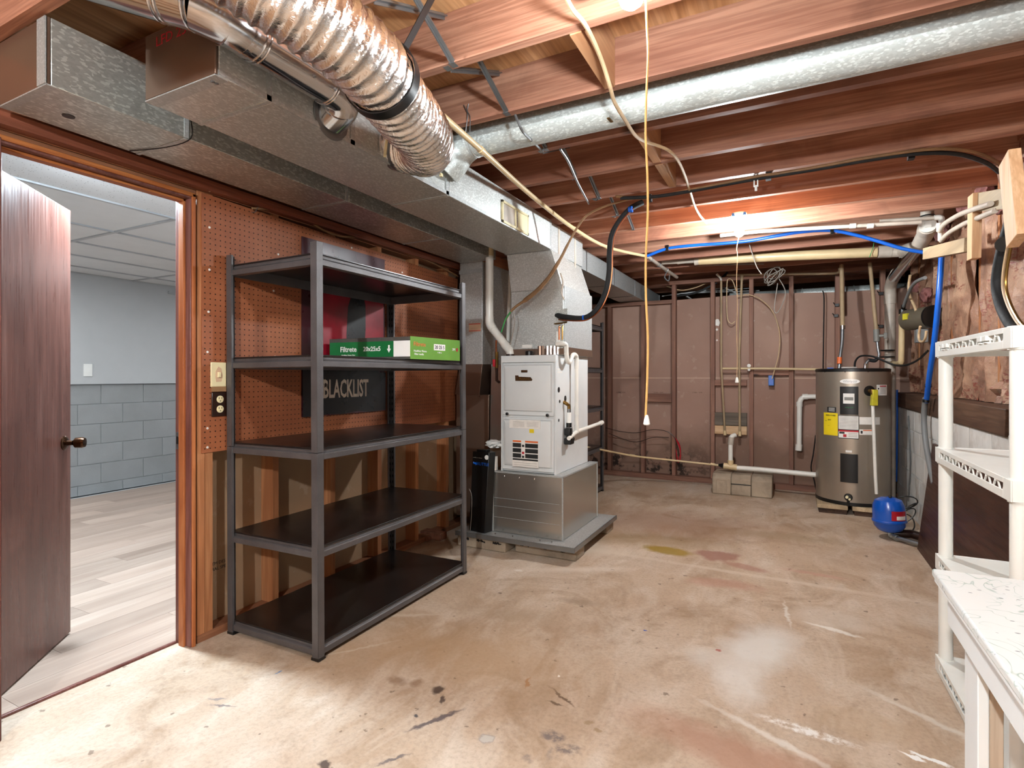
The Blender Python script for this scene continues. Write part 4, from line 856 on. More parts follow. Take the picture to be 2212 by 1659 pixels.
# shiny round branch pipe
bp = thing('branch_pipe', 'shiny round sheet metal pipe with crimped joints above the supply trunk', 'duct', (-1.45,1.25,2.2))
MB().tube([(-1.445,1.44,2.262),(-1.445,1.075,2.262)], .066, 28).build('straight_pipe', M['chrome'], bp)
MB().tube(cr([(-1.445,1.41,2.262),(-1.45,1.47,2.255),(-1.475,1.50,2.235),(-1.535,1.51,2.21)],6), .0675, 28).build('elbow', M['chrome'], bp)
MB().tube(cr([(-1.445,1.10,2.262),(-1.455,1.03,2.27),(-1.50,.97,2.29)],6), .0675, 28).build('elbow', M['chrome'], bp)
MB().tube([(-1.49,.98,2.287),(-1.66,.90,2.345),(-1.9,.80,2.43)], .066, 28).build('upper_pipe', M['chrome'], bp)
for c, ax in (((-1.445,1.40,2.262),(0,1,0)),((-1.445,1.41,2.262),(0,1,0)),((-1.445,1.13,2.262),(0,1,0)),((-1.445,1.115,2.262),(0,1,0)),((-1.46,1.03,2.27),(-.2,-1,.1)),((-1.50,.97,2.29),(-1,-.5,.3)),((-1.57,.94,2.315),(-1,-.45,.33)),((-1.585,.934,2.32),(-1,-.45,.33)),((-1.47,1.492,2.24),(-.8,.6,-.3))):
    MB().ring(c, ax, .067, .0035, 32, 6).build('crimp_bead', M['chrome'], bp)
for y in (1.39,1.30): MB().lathe([(.006,0),(.003,.004)], (-1.39,y,2.225), (.8,0,-.55), 8).build('rivet', M['steel'], bp)
MB().lathe([(.085,0),(.085,.003),(.07,.006)], (-1.529,1.51,2.21), (1,0,0), 28).build('wall_flange', M['steel'], bp)
# long galvanized pipe between joists
gp = thing('round_supply_pipe', 'long spangled round duct pipe running between the joists', 'duct', (-.2,2.29,2.3))
pz, py_, pr = 2.40, 2.292, .077
MB().tube([(-1.42,py_,pz-.01),(1.2,py_,pz)], pr, 36).build('pipe_run', M['pipe_galv'], gp)
MB().tube(cr([(-1.535,py_-.02,2.26),(-1.50,py_-.01,2.30),(-1.46,py_,2.355),(-1.40,py_,pz-.01)],5), pr+.001, 28).build('take_off_elbow', M['pipe_galv'], gp)
for x in (-1.40,-1.385,-1.37): MB().ring((x,py_,pz-.009), (1,0,0), pr+.001, .003, 32, 6).build('crimp_bead', M['galv'], gp)
a = P(1320,262,z=2.322); MB().bar(a+Vector((-.002,-.035,.0)), a+Vector((.002,.03,.002)), .012, .004).build('seam_lock', M['brass'], gp)
MB().tube(cr([P(1113,248,z=2.365),P(1128,282,z=2.305),P(1150,305,z=2.325),P(1172,326,z=2.365)],5), .006, 6).build('hanger_strap', M['steel'], gp)
def pipe(name, pts, r, mat, label, cat='pipe', n=12, smooth=0, group=None):
    return MB().tube(cr(pts, smooth) if smooth else pts, r, n).build(name, mat, label=label, cat=cat, group=group)
# cream pipe diagonally below the joists
cp = thing('cream_water_pipe', 'cream plastic water pipe running diagonally under the joists', 'pipe', P(1150,425,z=2.34))
pts = [P(930,228,z=2.27),P(1040,325,z=2.285),P(1150,424,z=2.325),P(1240,494,z=2.345),P(1312,534,z=2.345),P(1398,554,z=2.345)]
MB().tube(cr(pts,5), .0135, 12).build('pipe_run', M['cream'], cp)
for i in (1,3,4): 
    d = (pts[i+1]-pts[i]).normalized(); MB().tube([pts[i]-d*.02, pts[i]+d*.02], .0165, 12).build('coupling', M['cream'], cp)
pts = [P(1398,554,z=2.345),P(1430,577,z=2.345),P(1462,599,z=2.34)]
c2 = thing('grey_conduit', 'short grey conduit angling on from the end of the cream pipe', 'conduit', pts[1])
MB().tube(pts, .017, 12).build('conduit_run', M['pvc_old'], c2)
for f in (.1,.35,.6): p = pts[0].lerp(pts[2], f); MB().ring(p, pts[2]-pts[0], .019, .004).build('conduit_clamp', M['steel'], c2)
m = MB(); a = P(1440,588,z=2.31); m.tube(cr([a,a+Vector((-.02,0,-.05)),a+Vector((.02,0,-.09)),a+Vector((.03,0,-.03))],4), .006, 6); m.build('clamp_hook', M['steel'], c2)
# blue pex
bx = thing('blue_water_line', 'bright blue plastic water line drooping along the joists', 'pipe', P(1700,505,y=4.99))
pts = [P(q[0],q[1],y=4.985) for q in ((1398,553),(1442,537),(1500,530),(1560,526),(1620,520),(1680,509),(1740,500),(1797,498),(1850,508),(1900,522),(1950,537),(2000,546))]
MB().tube(cr(pts,5), .0135, 12).build('pipe_run', M['blue'], bx)
for q in ((1442,537),(1797,500)): c = P(q[0],q[1],y=4.985); MB().box(c.x-.012,c.x+.012,c.y-.018,c.y+.018,c.z-.02,c.z+.03).build('pipe_hanger', M['black'], bx, bevel=.003)
# white pair of water lines at right
wl1 = thing('white_water_line', 'upper white plastic water line under the joists at right', 'pipe', P(1800,490,y=4.62))
pts = [P(1556,509,y=4.62),P(1640,500,y=4.62),P(1740,494,y=4.62),P(1850,488,y=4.62),P(1990,480,y=4.62)]
MB().tube(pts, .014, 12).build('pipe_run', M['pvc_old'], wl1)
for px in (1842,1880): 
    a = P(px-7,488.5,y=4.62); b = P(px+7,487.5,y=4.62); MB().tube([a,b], .018, 12).build('coupling', M['pvc'], wl1)
wl2 = thing('white_water_line', 'shorter cream water line ending in an elbow at right', 'pipe', P(1950,475,y=4.75))
pts = [P(1900,478,y=4.75),P(2030,470,y=4.75)]; MB().tube(pts, .014, 12).build('pipe_run', M['pvc_old'], wl2)
MB().tube(cr([P(2018,471,y=4.75),P(2032,470,y=4.75),P(2034,476,y=4.75),P(2034,490,y=4.7)],4), .019, 12).build('elbow', M['pvc'], wl2)
for i, q in enumerate((((2030,500),(2040,484),(2070,465),(2100,453),(2140,440)),((2033,520),(2050,503),(2080,485),(2110,472),(2150,455)))):
    pts = [P(a,b,x=.80+.02*i) for a,b in q]; tt = thing('bent_water_line', ('upper' if i == 0 else 'lower')+' grey white flexible line curving to the right wall', 'pipe', pts[1], group='flexible lines at right corner')
    MB().tube(cr(pts,5), .013, 12).build('pipe_run', M['pvc_old'], tt); MB().tube([pts[0], pts[0]+Vector((0,.0,.05))], .017, 12).build('fitting', M['pvc'], tt)
# waste pipe and stack
wp = thing('waste_pipe', 'cream plastic waste pipe sloping along the ceiling to the stack', 'pipe', P(1700,552,y=5.63))
pts = [P(1510,563,y=5.63),P(1700,553,y=5.63),P(1895,545,y=5.63)]; MB().tube(pts, .043, 24).build('pipe_run', M['cream'], wp)
MB().tube([P(1430,567,y=5.63),P(1510,563,y=5.63)], .022, 16).build('reduced_pipe', M['pvc_old'], wp)
for a, b, r in ((1463,1478,.027),(1500,1514,.036)): MB().tube([P(a,565.5,y=5.63),P(b,563.5,y=5.63)], r, 18).build('coupling', M['pvc_old'], wp)
for a, b, r in ((1897,1926,.052),(1926,1945,.047),(1943,1956,.052)): MB().tube([P(a,544,y=5.63),P(b,543,y=5.63)], r, 24).build('coupling', M['pvc_old'], wp)
MB().tube(cr([P(1888,520,y=5.57),P(1886,535,y=5.57),P(1878,556,y=5.57)],4), .003, 6).build('green_wire_tie', M['greenprint'], wp)
stk = thing('soil_stack', 'grey white plastic soil stack dropping behind the water heater', 'pipe', (.85,6.42,0))
SXx, SY = .845, 6.44
MB().tube([(SXx,SY,0),(SXx,SY,2.02)], .046, 24).build('vertical_pipe', M['pvc_old'], stk)
MB().tube([(SXx,SY,1.95),(SXx,SY,2.06)], .053, 24).build('hub', M['pvc_old'], stk)
MB().tube(cr([(SXx,SY,2.03),(SXx,SY-.03,2.12),(SXx+.005,SY-.14,2.17),(SXx+.01,SY-.3,2.2)],5), .05, 24).build('bend', M['pvc_old'], stk)
end = P(1985,532,x=.86); MB().tube([(SXx+.005,SY-.2,2.18),end], .047, 24).build('sloping_pipe', M['chrome'], stk)
MB().tube([end, end+Vector((.005,-.28,.06))], .054, 24).build('wye_fitting', M['pvc_old'], stk)
MB().tube([end+Vector((.0,-.02,0)), P(1950,543,y=5.63)], .05, 20).build('wye_branch', M['pvc_old'], stk)
e2 = end+Vector((.0,-.26,.055)); MB().tube([e2, e2+Vector((-.01,-.10,.012))], .058, 26).build('cleanout_hub', M['pvc_old'], stk)
cl = MB().tube([e2+Vector((-.01,-.10,.012)), e2+Vector((-.012,-.12,.015))], .052, 26).build('cleanout_plug', M['pvc'], stk)
c = e2+Vector((-.013,-.125,.016)); MB().box(c.x-.018,c.x+.018,c.y-.012,c.y+.002,c.z-.018,c.z+.018).build('square_lug', M['pvc'], cl)
MB().tube([e2+Vector((0,-.03,.03)), e2+Vector((0,-.03,.16))], .04, 20).build('vertical_branch', M['pvc_old'], stk); MB().ring(e2+Vector((0,-.03,.10)), (0,0,1), .042, .005).build('hub_ring', M['black'], stk)
# cables on the ceiling
def cable(pts, r, mat, label, name='electric_cable', sm=5, cat='cable', group='cables under the joists', n=8): return MB().tube(cr(pts, sm), r, n).build(name, mat, label=label, cat=cat, group=group)
cable([P(a,b,z=c) for a,b,c in ((1222,-8,2.35),(1238,22,2.35),(1262,50,2.35),(1283,90,2.35),(1303,140,2.34),(1318,188,2.31),(1328,222,2.30),(1352,262,2.30),(1372,292,2.31),(1394,306,2.34),(1422,315,2.352),(1446,326,2.35),(1464,346,2.35),(1478,376,2.35),(1490,412,2.35),(1500,444,2.35),(1512,466,2.35),(1526,482,2.35))], .0075, M['cable'], 'cream cable wandering under the joists between the two bulbs')
cable([P(a,b,z=2.352) for a,b in ((1330,424),(1400,428),(1480,412),(1560,396),(1640,380),(1700,372),(1790,356),(1860,343),(1930,332),(2000,323),(2060,322),(2110,330),(2150,348),(2165,365))], .008, M['cable_tan'], 'tan cable strapped along a joist to the right wall')
cable([P(a,b,z=2.345) for a,b in ((1340,428),(1420,424),(1500,411),(1580,396),(1660,382),(1760,366),(1850,350),(1940,336),(2020,330),(2080,335),(2130,352),(2158,372))], .011, M['rubber'], 'black cable strapped along a joist to the right wall')
for i,(a,b) in enumerate(((1403,429),(1660,381),(1968,336))):
    p = P(a,b,z=2.352); MB().box(p.x-.014,p.x+.014,p.y-.018,p.y+.018,p.z-.02,p.z+.022).build('cable_clip', M['black'], label=['left','middle','right'][i]+' black clip holding the cables to the joist', cat='clip', group='cable clips')
p = P(1633,389,z=2.34); m = MB(); m.box(p.x-.012,p.x-.006,p.y-.01,p.y+.01,p.z-.035,p.z+.03); m.box(p.x+.006,p.x+.012,p.y-.01,p.y+.01,p.z-.035,p.z+.03); m.box(p.x-.012,p.x+.012,p.y-.01,p.y+.01,p.z+.018,p.z+.03); m.tube([p+Vector((0,0,-.03)),p+Vector((0,0,-.06))],.007,8)
m.build('pipe_clip', M['white'], label='small white pipe clip hanging under the joist', cat='clip')
cable([P(a,b,y=5.9) for a,b in ((1400,582),(1470,577),(1560,572),(1650,570))], .006, M['cable_grey'], 'thin grey cable along the rear joist')
cable([P(a,b,y=5.2) for a,b in ((1614,500),(1618,525),(1624,545),(1634,575),(1645,592))], .004, M['cable_grey'], 'thin grey wire dangling right of the farther bulb')
cable([P(a,b,z=2.345) for a,b in ((1210,322),(1228,350),(1248,395),(1272,440))], .006, M['steel'], 'dull metal strap dangling between joists', name='hanging_strap', cat='strap')
# hook with twisted wire on joist
p = P(1008,240,y=jy(1)-.042); m = MB(); m.tube(cr([p+Vector((-.015,0,.03)),p,p+Vector((.005,0,-.02)),p+Vector((-.005,0,-.09))],4), .0022, 6); m.tube(cr([p+Vector((.01,0,.03)),p+Vector((.004,0,0)),p+Vector((.018,0,-.03)),p+Vector((.016,0,-.10))],4), .0018, 6); m.build('wire_hook', M['steel'], label='small twisted wire hook on the reddish joist near the foil duct', cat='hook')
# coil of cable near back wall
cc = P(1668,592,y=6.1); m = MB()
for i in range(5): m.tube([cc+Vector((math.cos(a*.2618)*(.045+.012*((i*3)%5))+.008*i, -.02*i+.01*math.sin(a+i), math.sin(a*.2618+.3*i)*(.05+.01*((i*2)%5))-.012*i)) for a in range(24)], .0045, 7, closed=True)
m.tube(cr([cc+Vector((.06,-.02,-.05)),cc+Vector((.12,-.02,-.2)),cc+Vector((.06,-.03,-.38)),cc+Vector((.02,-.03,-.36)),cc+Vector((.05,-.02,-.1))],5), .0045, 7)
m.build('cable_coil', M['cable_grey'], label='coil of grey cable hanging under the rear joists', cat='cable')
# ================================================================ LEFT WALL THINGS
pb = thing('pegboard', 'brown perforated pegboard nailed over the left wall studs', 'pegboard', (LX,2.7,.885))
m = MB(); m.prism([(1.622,.885),(3.82,.885),(3.82,2.045),(2.4,2.088),(1.622,2.105)], 'x', LX, LX+.006); m.build('perforated_sheet', M['peg'], pb)
for q in ((2.3,2.02),(2.05,1.9),(2.02,1.70),(2.03,1.35),(1.66,1.95),(1.66,1.75),(1.655,1.55),(1.65,1.36),(1.65,1.0),(1.65,.91),(3.1,1.98),(2.6,2.05),(3.3,1.85),(3.6,1.95)):
    MB().lathe([(.006,0),(.005,.0025),(.001,.003)], (LX+.006,q[0],q[1]), (1,0,0), 10).build('nail_head', M['paper'], pb)
m = MB(); p = P(545,460,x=LX+.01); m.tube([p+Vector((-.008,0,.005)),p+Vector((.02,0,.0)),p+Vector((.02,.02,.035))], .002, 6); m.build('bent_nail', M['steel'], label='bent nail sticking out of the pegboard near its top', cat='nail')
cable([P(q[0],q[1],x=LX+.03) for q in ((520,310),(505,345),(470,372),(452,392),(449,404),(454,414))], .006, M['cable_tan'], 'tan cable end dangling below the left duct', group='cables on the left wall')
cable([P(q[0],q[1],x=LX+.024) for q in ((545,450),(600,455),(660,474),(700,498),(735,510),(775,513),(830,528),(880,548),(930,566),(990,597))], .006, M['cable_tan'], 'tan cable stapled along the top of the pegboard', group='cables on the left wall')
# switch plate and outlet
def plate(name, mat, y0, y1, z0, z1, label, cat):
    t = thing(name, label, cat, (LX+.008,(y0+y1)/2,z0)); MB().box(LX+.006,LX+.014,y0,y1,z0,z1).build('cover_plate', mat, t, bevel=.003); return t
t = plate('switch_plate', M['ivory'], 1.663, 1.742, 1.195, 1.312, 'scorched ivory switch plate on the pegboard by the doorway', 'switch')
MB().box(LX+.013,LX+.024,1.694,1.708,1.24,1.265).build('toggle', M['ivory'], t, bevel=.002)
m = MB(); m.prism([(1.688,1.218),(1.716,1.22),(1.722,1.25),(1.715,1.283),(1.700,1.292),(1.686,1.27),(1.684,1.24)], 'x', LX+.0135, LX+.0145); m.build('scorch_mark', M['sticker'], t)
MB().box(LX+.004,LX+.018,1.668,1.738,1.172,1.196).build('box_edge', M['cable_tan'], t)
t = plate('outlet', M['brownplate'], 1.668, 1.748, 1.053, 1.170, 'dark brown outlet plate with two ivory sockets below the switch', 'outlet')
for z in (1.135,1.088):
    s_ = MB().lathe([(.0175,0),(.0175,.003),(.015,.004)], (LX+.0138,1.708,z), (1,0,0), 18).build('socket', M['ivory'], t)
    for y in (1.701,1.715): MB().box(LX+.0172,LX+.0184,y-.0012,y+.0012,z+.001,z+.010).build('slot', M['print'], s_)
    MB().lathe([(.0028,0),(.0028,.001)], (LX+.0173,1.708,z-.008), (1,0,0), 8).build('ground_hole', M['print'], s_)
# poster
po = thing('poster', 'red and black poster with pale block lettering on the pegboard', 'poster', (LX+.008,2.56,1.018))
PY0, PY1, PZ0, PZ1 = 2.205, 2.91, 1.015, 2.033
M['poster_red'] = plain('poster_red_print', '#8e1526', .3, 0, var=.4, vs=3); M['poster_dark'] = plain('poster_black_print', '#0e0c10', .28, 0, var=.3, vs=5); M['poster_wine'] = plain('poster_wine_border', '#3f1420', .28, 0, var=.3, vs=4)
m = MB(); n = 16; vs = []
for i in range(n+1):
    for j in range(n+1):
        y = PY0+(PY1-PY0)*i/n; z = PZ0+(PZ1-PZ0)*j/n; vs.append((LX+.0085+.004*abs(noise.noise(Vector((y*4,z*3,0))))+(.008 if j in (0,) else 0), y, z))
m.add(vs+[(LX+.0065,y,z) for _,y,z in vs], [(i*(n+1)+j,(i+1)*(n+1)+j,(i+1)*(n+1)+j+1,i*(n+1)+j+1) for i in range(n) for j in range(n)]+[((n+1)**2+i*(n+1)+j,(n+1)**2+i*(n+1)+j+1,(n+1)**2+(i+1)*(n+1)+j+1,(n+1)**2+(i+1)*(n+1)+j) for i in range(n) for j in range(n)])
m.build('poster_sheet', M['poster_wine'], po)
def flat(poly, mat, name, d): m = MB(); m.prism(poly, 'x', LX+.0155+d, LX+.0158+d); return m.build(name, mat, po)
flat([(PY0+.13,1.36),(PY1-.02,1.36),(PY1-.02,1.90),(PY0+.13,1.90)], M['poster_red'], 'red_field', 0)
flat([(2.555,1.34),(2.70,1.34),(2.715,1.55),(2.715,1.70),(2.69,1.78),(2.60,1.78),(2.56,1.68),(2.545,1.5)], M['poster_dark'], 'dark_shape', .0005)
flat([(PY0,PZ0),(PY1,PZ0),(PY1,1.27),(2.84,1.27),(2.84,1.31),(2.78,1.31),(2.78,1.29),(2.70,1.29),(2.70,1.33),(2.58,1.33),(2.58,1.28),(2.5,1.28),(2.5,1.32),(2.44,1.32),(2.44,1.28),(PY0,1.28)], M['poster_dark'], 'dark_skyline', .001)
text('BLACKLIST', .152, (LX+.0172,2.547,1.165), (0,1,0), (0,0,1), M['lettertan'], po, xs=.52, bold=.003)
text('THE', .034, (LX+.0186,2.372,1.188), (0,1,0), (0,0,1), M['print'], po, xs=.9)
# ================================================================ METAL SHELVING
RW, RD, RH = .602, 1.22, 1.832       # x, y, z
def make_rack():
    t = thing('shelving_unit', 'tall grey black metal shelving unit in front of the pegboard', 'shelving', (0,0,0), group='metal shelving units')
    th = .0025; a = .052
    for ix in (0,1):
        for iy in (0,1):
            sx = 1 if ix == 0 else -1; sy = 1 if iy == 0 else -1; x = 0 if ix == 0 else RW; y = 0 if iy == 0 else RD
            m = MB()
            for z0, z1 in ((0,.905),(.907,RH)):
                m.box(x, x+sx*a*.72, y, y+sy*th, z0, z1); m.box(x, x+sx*th, y, y+sy*a*.72, z0, z1)
                m.box(x+sx*a*.72, x+sx*(a*.72-th), y, y+sy*.012, z0, z1); m.box(x, x+sx*.012, y+sy*a*.72, y+sy*(a*.72-th), z0, z1)
            p = m.build('post', M['rackmetal'], t, bevel=.0015, local=True)
            s_ = MB()
            for k in range(44):
                z = .03+k*.0408; s_.hexa([(x+sx*.010,y+sy*(th-.0004),z),(x+sx*.018,y+sy*(th-.0004),z),(x+sx*.018,y+sy*(th+.001),z),(x+sx*.010,y+sy*(th+.001),z),(x+sx*.012,y+sy*(th-.0004),z+.018),(x+sx*.020,y+sy*(th-.0004),z+.018),(x+sx*.020,y+sy*(th+.001),z+.018),(x+sx*.012,y+sy*(th+.001),z+.018)])
                s_.hexa([(x+sx*(th-.0004),y+sy*.010,z),(x+sx*(th+.001),y+sy*.010,z),(x+sx*(th+.001),y+sy*.018,z),(x+sx*(th-.0004),y+sy*.018,z),(x+sx*(th-.0004),y+sy*.012,z+.018),(x+sx*(th+.001),y+sy*.012,z+.018),(x+sx*(th+.001),y+sy*.020,z+.018),(x+sx*(th-.0004),y+sy*.020,z+.018)])
            s_.build('keyhole_slots', M['black'], p, local=True, kind='stuff')
            MB().box(x-.001*sx, x+sx*.042, y-.001*sy, y+sy*.042, 0, .012).build('foot', M['black'], t, local=True)
    for zt in (1.785,1.337,.927,.497,.072):
        e = .004
        def beam(x0,x1,y0,y1,ax,sg):
            m = MB()
            if ax == 'y': pr = [(x0,zt-.006),(x0+sg*.010,zt-.006),(x0+sg*.010,zt-.020),(x0,zt-.026),(x0-sg*.002,zt-.028),(x0-sg*.002,zt-.052),(x0+sg*.014,zt-.056),(x0+sg*.020,zt-.056),(x0+sg*.020,zt-.006)]; m.prism(pr,'y',y0,y1)
            else: pr = [(y0,zt-.006),(y0+sg*.010,zt-.006),(y0+sg*.010,zt-.020),(y0,zt-.026),(y0-sg*.002,zt-.028),(y0-sg*.002,zt-.052),(y0+sg*.014,zt-.056),(y0+sg*.020,zt-.056),(y0+sg*.020,zt-.006)]; m.prism(pr,'x',x0,x1)
            m.build('beam', M['rackmetal'], t, bevel=.001, local=True)
        beam(RW-.006,0,.012,RD-.012,'y',-1); beam(.006,0,.012,RD-.012,'y',1)
        beam(.012,RW-.012,.006,0,'x',1); beam(.012,RW-.012,RD-.006,0,'x',-1)
        MB().box(.010,RW-.010,.010,RD-.010,zt-.006,zt).build('shelf_board', M['rackboard'], t, bevel=.001, local=True)
    return t
rack = make_rack(); rack.location = (-2.436,1.737,0); rack.rotation_euler = (0, math.radians(-.35), 0)
r2 = copy_tree(rack); r2.location = (-2.435,4.56,0); r2.rotation_euler = (0,0,0); r2['label'] = 'black metal shelving unit mostly hidden behind the furnace'
# filters on the second shelf
bx = thing('filter_box', 'green wrapped air filter box lying on the second shelf', 'box', (-1.835,2.385,1.339)); ang = math.atan2(.05,-.56)
u = Vector((-.985,-.06,0)).normalized(); v = Vector((.09,1,0)).normalized(); L1, L2, hB = .56, .43, .122
def bpt(s_, t_, z, out=0): return u*s_+v*t_+Vector((0,0,z))
def bbox(s0, s1, t0, t1, z0, z1): return MB().hexa([bpt(s0,t0,z0),bpt(s1,t0,z0),bpt(s1,t1,z0),bpt(s0,t1,z0),bpt(s0,t0,z1),bpt(s1,t0,z1),bpt(s1,t1,z1),bpt(s0,t1,z1)])
M['carton_grey'] = plain('grey_filter_carton', '#4c4844', .6, 0, var=.1, vs=30); M['carton_green'] = plain('dark_green_print', '#0f6a36', .4, 0, var=.04); M['carton_lime'] = plain('light_green_print', '#6d9f45', .25, 0, var=.06); M['wrap'] = plain('white_print', '#ece9e6', .4, 0, var=.04)
bbox(0,L1,0,L2,0,hB).build('carton', M['carton_grey'], bx, local=True, bevel=.003)
bbox(0.11,L1-.005,-.0012,.002,.014,hB-.022).build('green_band', M['carton_green'], bx, local=True)
bbox(0.002,.11,-.0012,.002,.014,hB-.022).build('white_band', M['wrap'], bx, local=True)
fe = bbox(-.0015,.002,-.001,L2+.001,.0,hB+.001).build('end_face', M['carton_lime'], bx, local=True)
nL = (-u).normalized()
def ltxt(s, size, s_, z, mat, xs=1, b=0): text(s, size, u*s_+v*(-.0018)+Vector((0,0,z)), -u, (0,0,1), mat, bx, local=True, xs=xs, bold=b)
ltxt('Filtrete', .042, .42, .058, M['wrap'], .95, .0008); ltxt('20x25x5', .036, .255, .058, M['wrap'], .95, .0006); ltxt('Healthier Home Filter', .011, .42, .026, M['wrap'])
m = MB(); q = [(.135,.078),(.145,.078),(.145,.058),(.153,.058),(.140,.036),(.127,.058),(.135,.058)]; pts = [u*a+v*-.0022+Vector((0,0,b)) for a,b in q]; pt2 = [p+v*.001 for p in pts]; m.add(pts+pt2, [tuple(range(7)),tuple(range(13,6,-1))]+[(i,(i+1)%7,7+(i+1)%7,7+i) for i in range(7)]); m.build('arrow', M['wrap'], bx, local=True)
def rtxt(s, size, t_, z, mat, xs=1): text(s, size, v*t_+u*(-.0022)+Vector((0,0,z)), v, (0,0,1), mat, bx, local=True, xs=xs)
rtxt('Filtrete', .034, .07, .082, M['orange']); bbox(-.0024,-.001,.19,.29,.055,.09).build('size_label', M['wrap'], bx, local=True); text('20 25 5', .028, v*.24+u*(-.0032)+Vector((0,0,.072)), v, (0,0,1), M['print'], bx, local=True)
rtxt('Healthier Home', .016, .075, .045, M['wrap']); rtxt('Filter media', .016, .065, .028, M['wrap']); rtxt('4 3/8 in', .012, .24, .042, M['wrap']); bbox(-.0024,-.001,.395,.41,.055,.075).build('red_dot', M['red'], bx, local=True); rtxt('3M', .022, .37, .065, M['wrap'])
# loose brick and scraps on the floor behind the shelving
m = MB(); c = P(935,1162,z=.0); m.box(c.x-.1,c.x+.1,c.y-.045,c.y+.045,0,.055); m.build('brick', M['brick'], label='old red brick lying on the floor behind the metal shelving', cat='brick', bevel=.004)
m = MB(); c = P(905,1170,z=.0); m.box(c.x-.12,c.x+.06,c.y+.02,c.y+.10,0,.03); m.build('brick', M['brick'], label='broken flat brick piece against the left wall plate', cat='brick', bevel=.004)
# ================================================================ WATER HEATER AND BACK WALL PIPES
HC = (.497,6.05); HR = .30; PH0 = math.atan2(-HC[1], -HC[0])
def ha(px): return math.asin(max(-1, min(1, (px-1843.5)/81.5)))
def hz(py): return EYE-(py-CYP)*4.90/F
wh = thing('water_heater', 'brushed bronze electric water heater with black caps', 'water heater', (HC[0],HC[1],.085))
M['heater'] = plain('brushed_bronze_steel', '#a89c8e', .32, .7, var=.06, vs=3)
MB().lathe([(.0,.10),(HR,.10),(HR,1.292),(0,1.292)], (HC[0],HC[1],0), (0,0,1), 72).build('tank_shell', M['heater'], wh)
MB().lathe([(.0,1.288),(HR+.004,1.288),(HR+.004,1.312),(HR-.01,1.318),(0,1.32)], (HC[0],HC[1],0), (0,0,1), 72).build('top_cap', M['black'], wh)
MB().lathe([(.0,.085),(HR+.003,.085),(HR+.003,.115),(0,.115)], (HC[0],HC[1],0), (0,0,1), 72).build('bottom_ring', M['black'], wh)
def hp(name, p0, p1, q0, q1, mat, t=.0015, par=wh):
    m = MB(); m.cpatch(HC, HR, ha(p0), ha(p1), hz(q1), hz(q0), PH0, t, 12); return m.build(name, mat, par)
def hpos(px, py, out): a = PH0+ha(px); return Vector((HC[0]+(HR+out)*math.cos(a), HC[1]+(HR+out)*math.sin(a), hz(py)))
def hn(px): a = PH0+ha(px); return Vector((math.cos(a), math.sin(a), 0))
def ht(s, size, px, py, mat, par=wh, out=.003, xs=1): n = hn(px); text(s, size, hpos(px,py,out), Vector((-n.y,n.x,0)), (0,0,1), mat, par, xs=xs)
c = hpos(1839,824,.0); n = hn(1839); r_ = Vector((-n.y,n.x,0)); m = MB()
ov = [c+n*.004+r_*(math.cos(i*math.pi/16)*.077)+Vector((0,0,math.sin(i*math.pi/16)*.023)) for i in range(32)]; ov2 = [p-n*.014 for p in ov]
m.add(ov+ov2, [tuple(range(32)),tuple(range(63,31,-1))]+[(i,(i+1)%32,32+(i+1)%32,32+i) for i in range(32)]); bd = m.build('oval_badge', M['paper'], wh)
text('Whirlpool', .026, c+n*.0048, r_, (0,0,1), M['steel'], bd)
cp_ = hp('control_panel', 1819, 1856, 835, 896, M['black'], .012); hp('control_face', 1823.5,1852,842,893,M['black'],.018,cp_)
dsp = hp('display_bezel', 1826,1848,850,872,M['paper'],.0195,cp_); hp('lcd', 1828.5,1846,858,865,M['greyvalve'],.0205,dsp)
ht('energy smart', .012, 1838, 880, M['greenprint'], cp_, .02)
hp('lower_access_cover', 1820,1855,981,1043,M['black'],.014); hp('small_tag',1830,1843,973.5,978,M['paper'])
lab = hp('caution_sticker', 1791,1810,881,892.5,M['print'])
for i in range(3): hp('sticker_print',1794,1807,883+i*3,884+i*3,M['paper'],.002,lab)
lab = hp('energy_guide_label', 1783,1813.5,894,943.5,M['yellow']); ht('ENERGYGUIDE', .017, 1798.5, 899.5, M['print'], lab, .0025, .82); ht('$501', .016, 1796, 909.5, M['print'], lab, .0025); ht('-----', .012, 1794, 922, M['print'], lab, .0025); hp('label_line',1786,1790,912,912.6,M['print'],.002,lab)
lab = hp('data_label', 1814.5,1857.5,897.5,948.5,M['print'])
a_ = hp('data_sheet',1815.5,1856.5,899,928,M['paper'],.002,lab)
for i in range(9): hp('print_line',1817,1855,901+i*3,901.9+i*3,M['cable_grey'],.0026,a_)
b_ = hp('warning_sheet',1815.5,1856.5,930,947,M['paper'],.002,lab); hp('red_band',1815.5,1856.5,930,933.4,M['red'],.0026,b_); hp('pictogram',1817,1828,934,938,M['print'],.0026,b_); hp('pictogram',1825,1832,939,945,M['red'],.0026,b_)
for i in range(3): hp('print_line',1836,1854,936+i*3.4,936.9+i*3.4,M['cable_grey'],.0026,b_)
hp('hookup_label',1858.5,1900,900.5,916.5,M['paper']); lab = hp('caution_label',1858.5,1890,927,938.5,M['paper']); hp('orange_band',1866,1888,928,930,M['orange'],.002,lab); hp('pictogram',1861,1865,930,936,M['print'],.002,lab)
lab = hp('scald_label',1894,1915,831,854,M['paper']); hp('red_band',1900,1913,833,835.3,M['red'],.002,lab); hp('pictogram',1896,1898.5,838,841,M['print'],.002,lab)
for i in range(5): hp('print_line',1901,1912,837+i*3,837.8+i*3,M['cable_grey'],.002,lab)
c = hpos(1879,844,-.002); n = hn(1879); MB().lathe([(.046,0),(.046,.004),(.03,.006),(.001,.007)], c, n, 26).build('valve_opening', M['black'], wh)
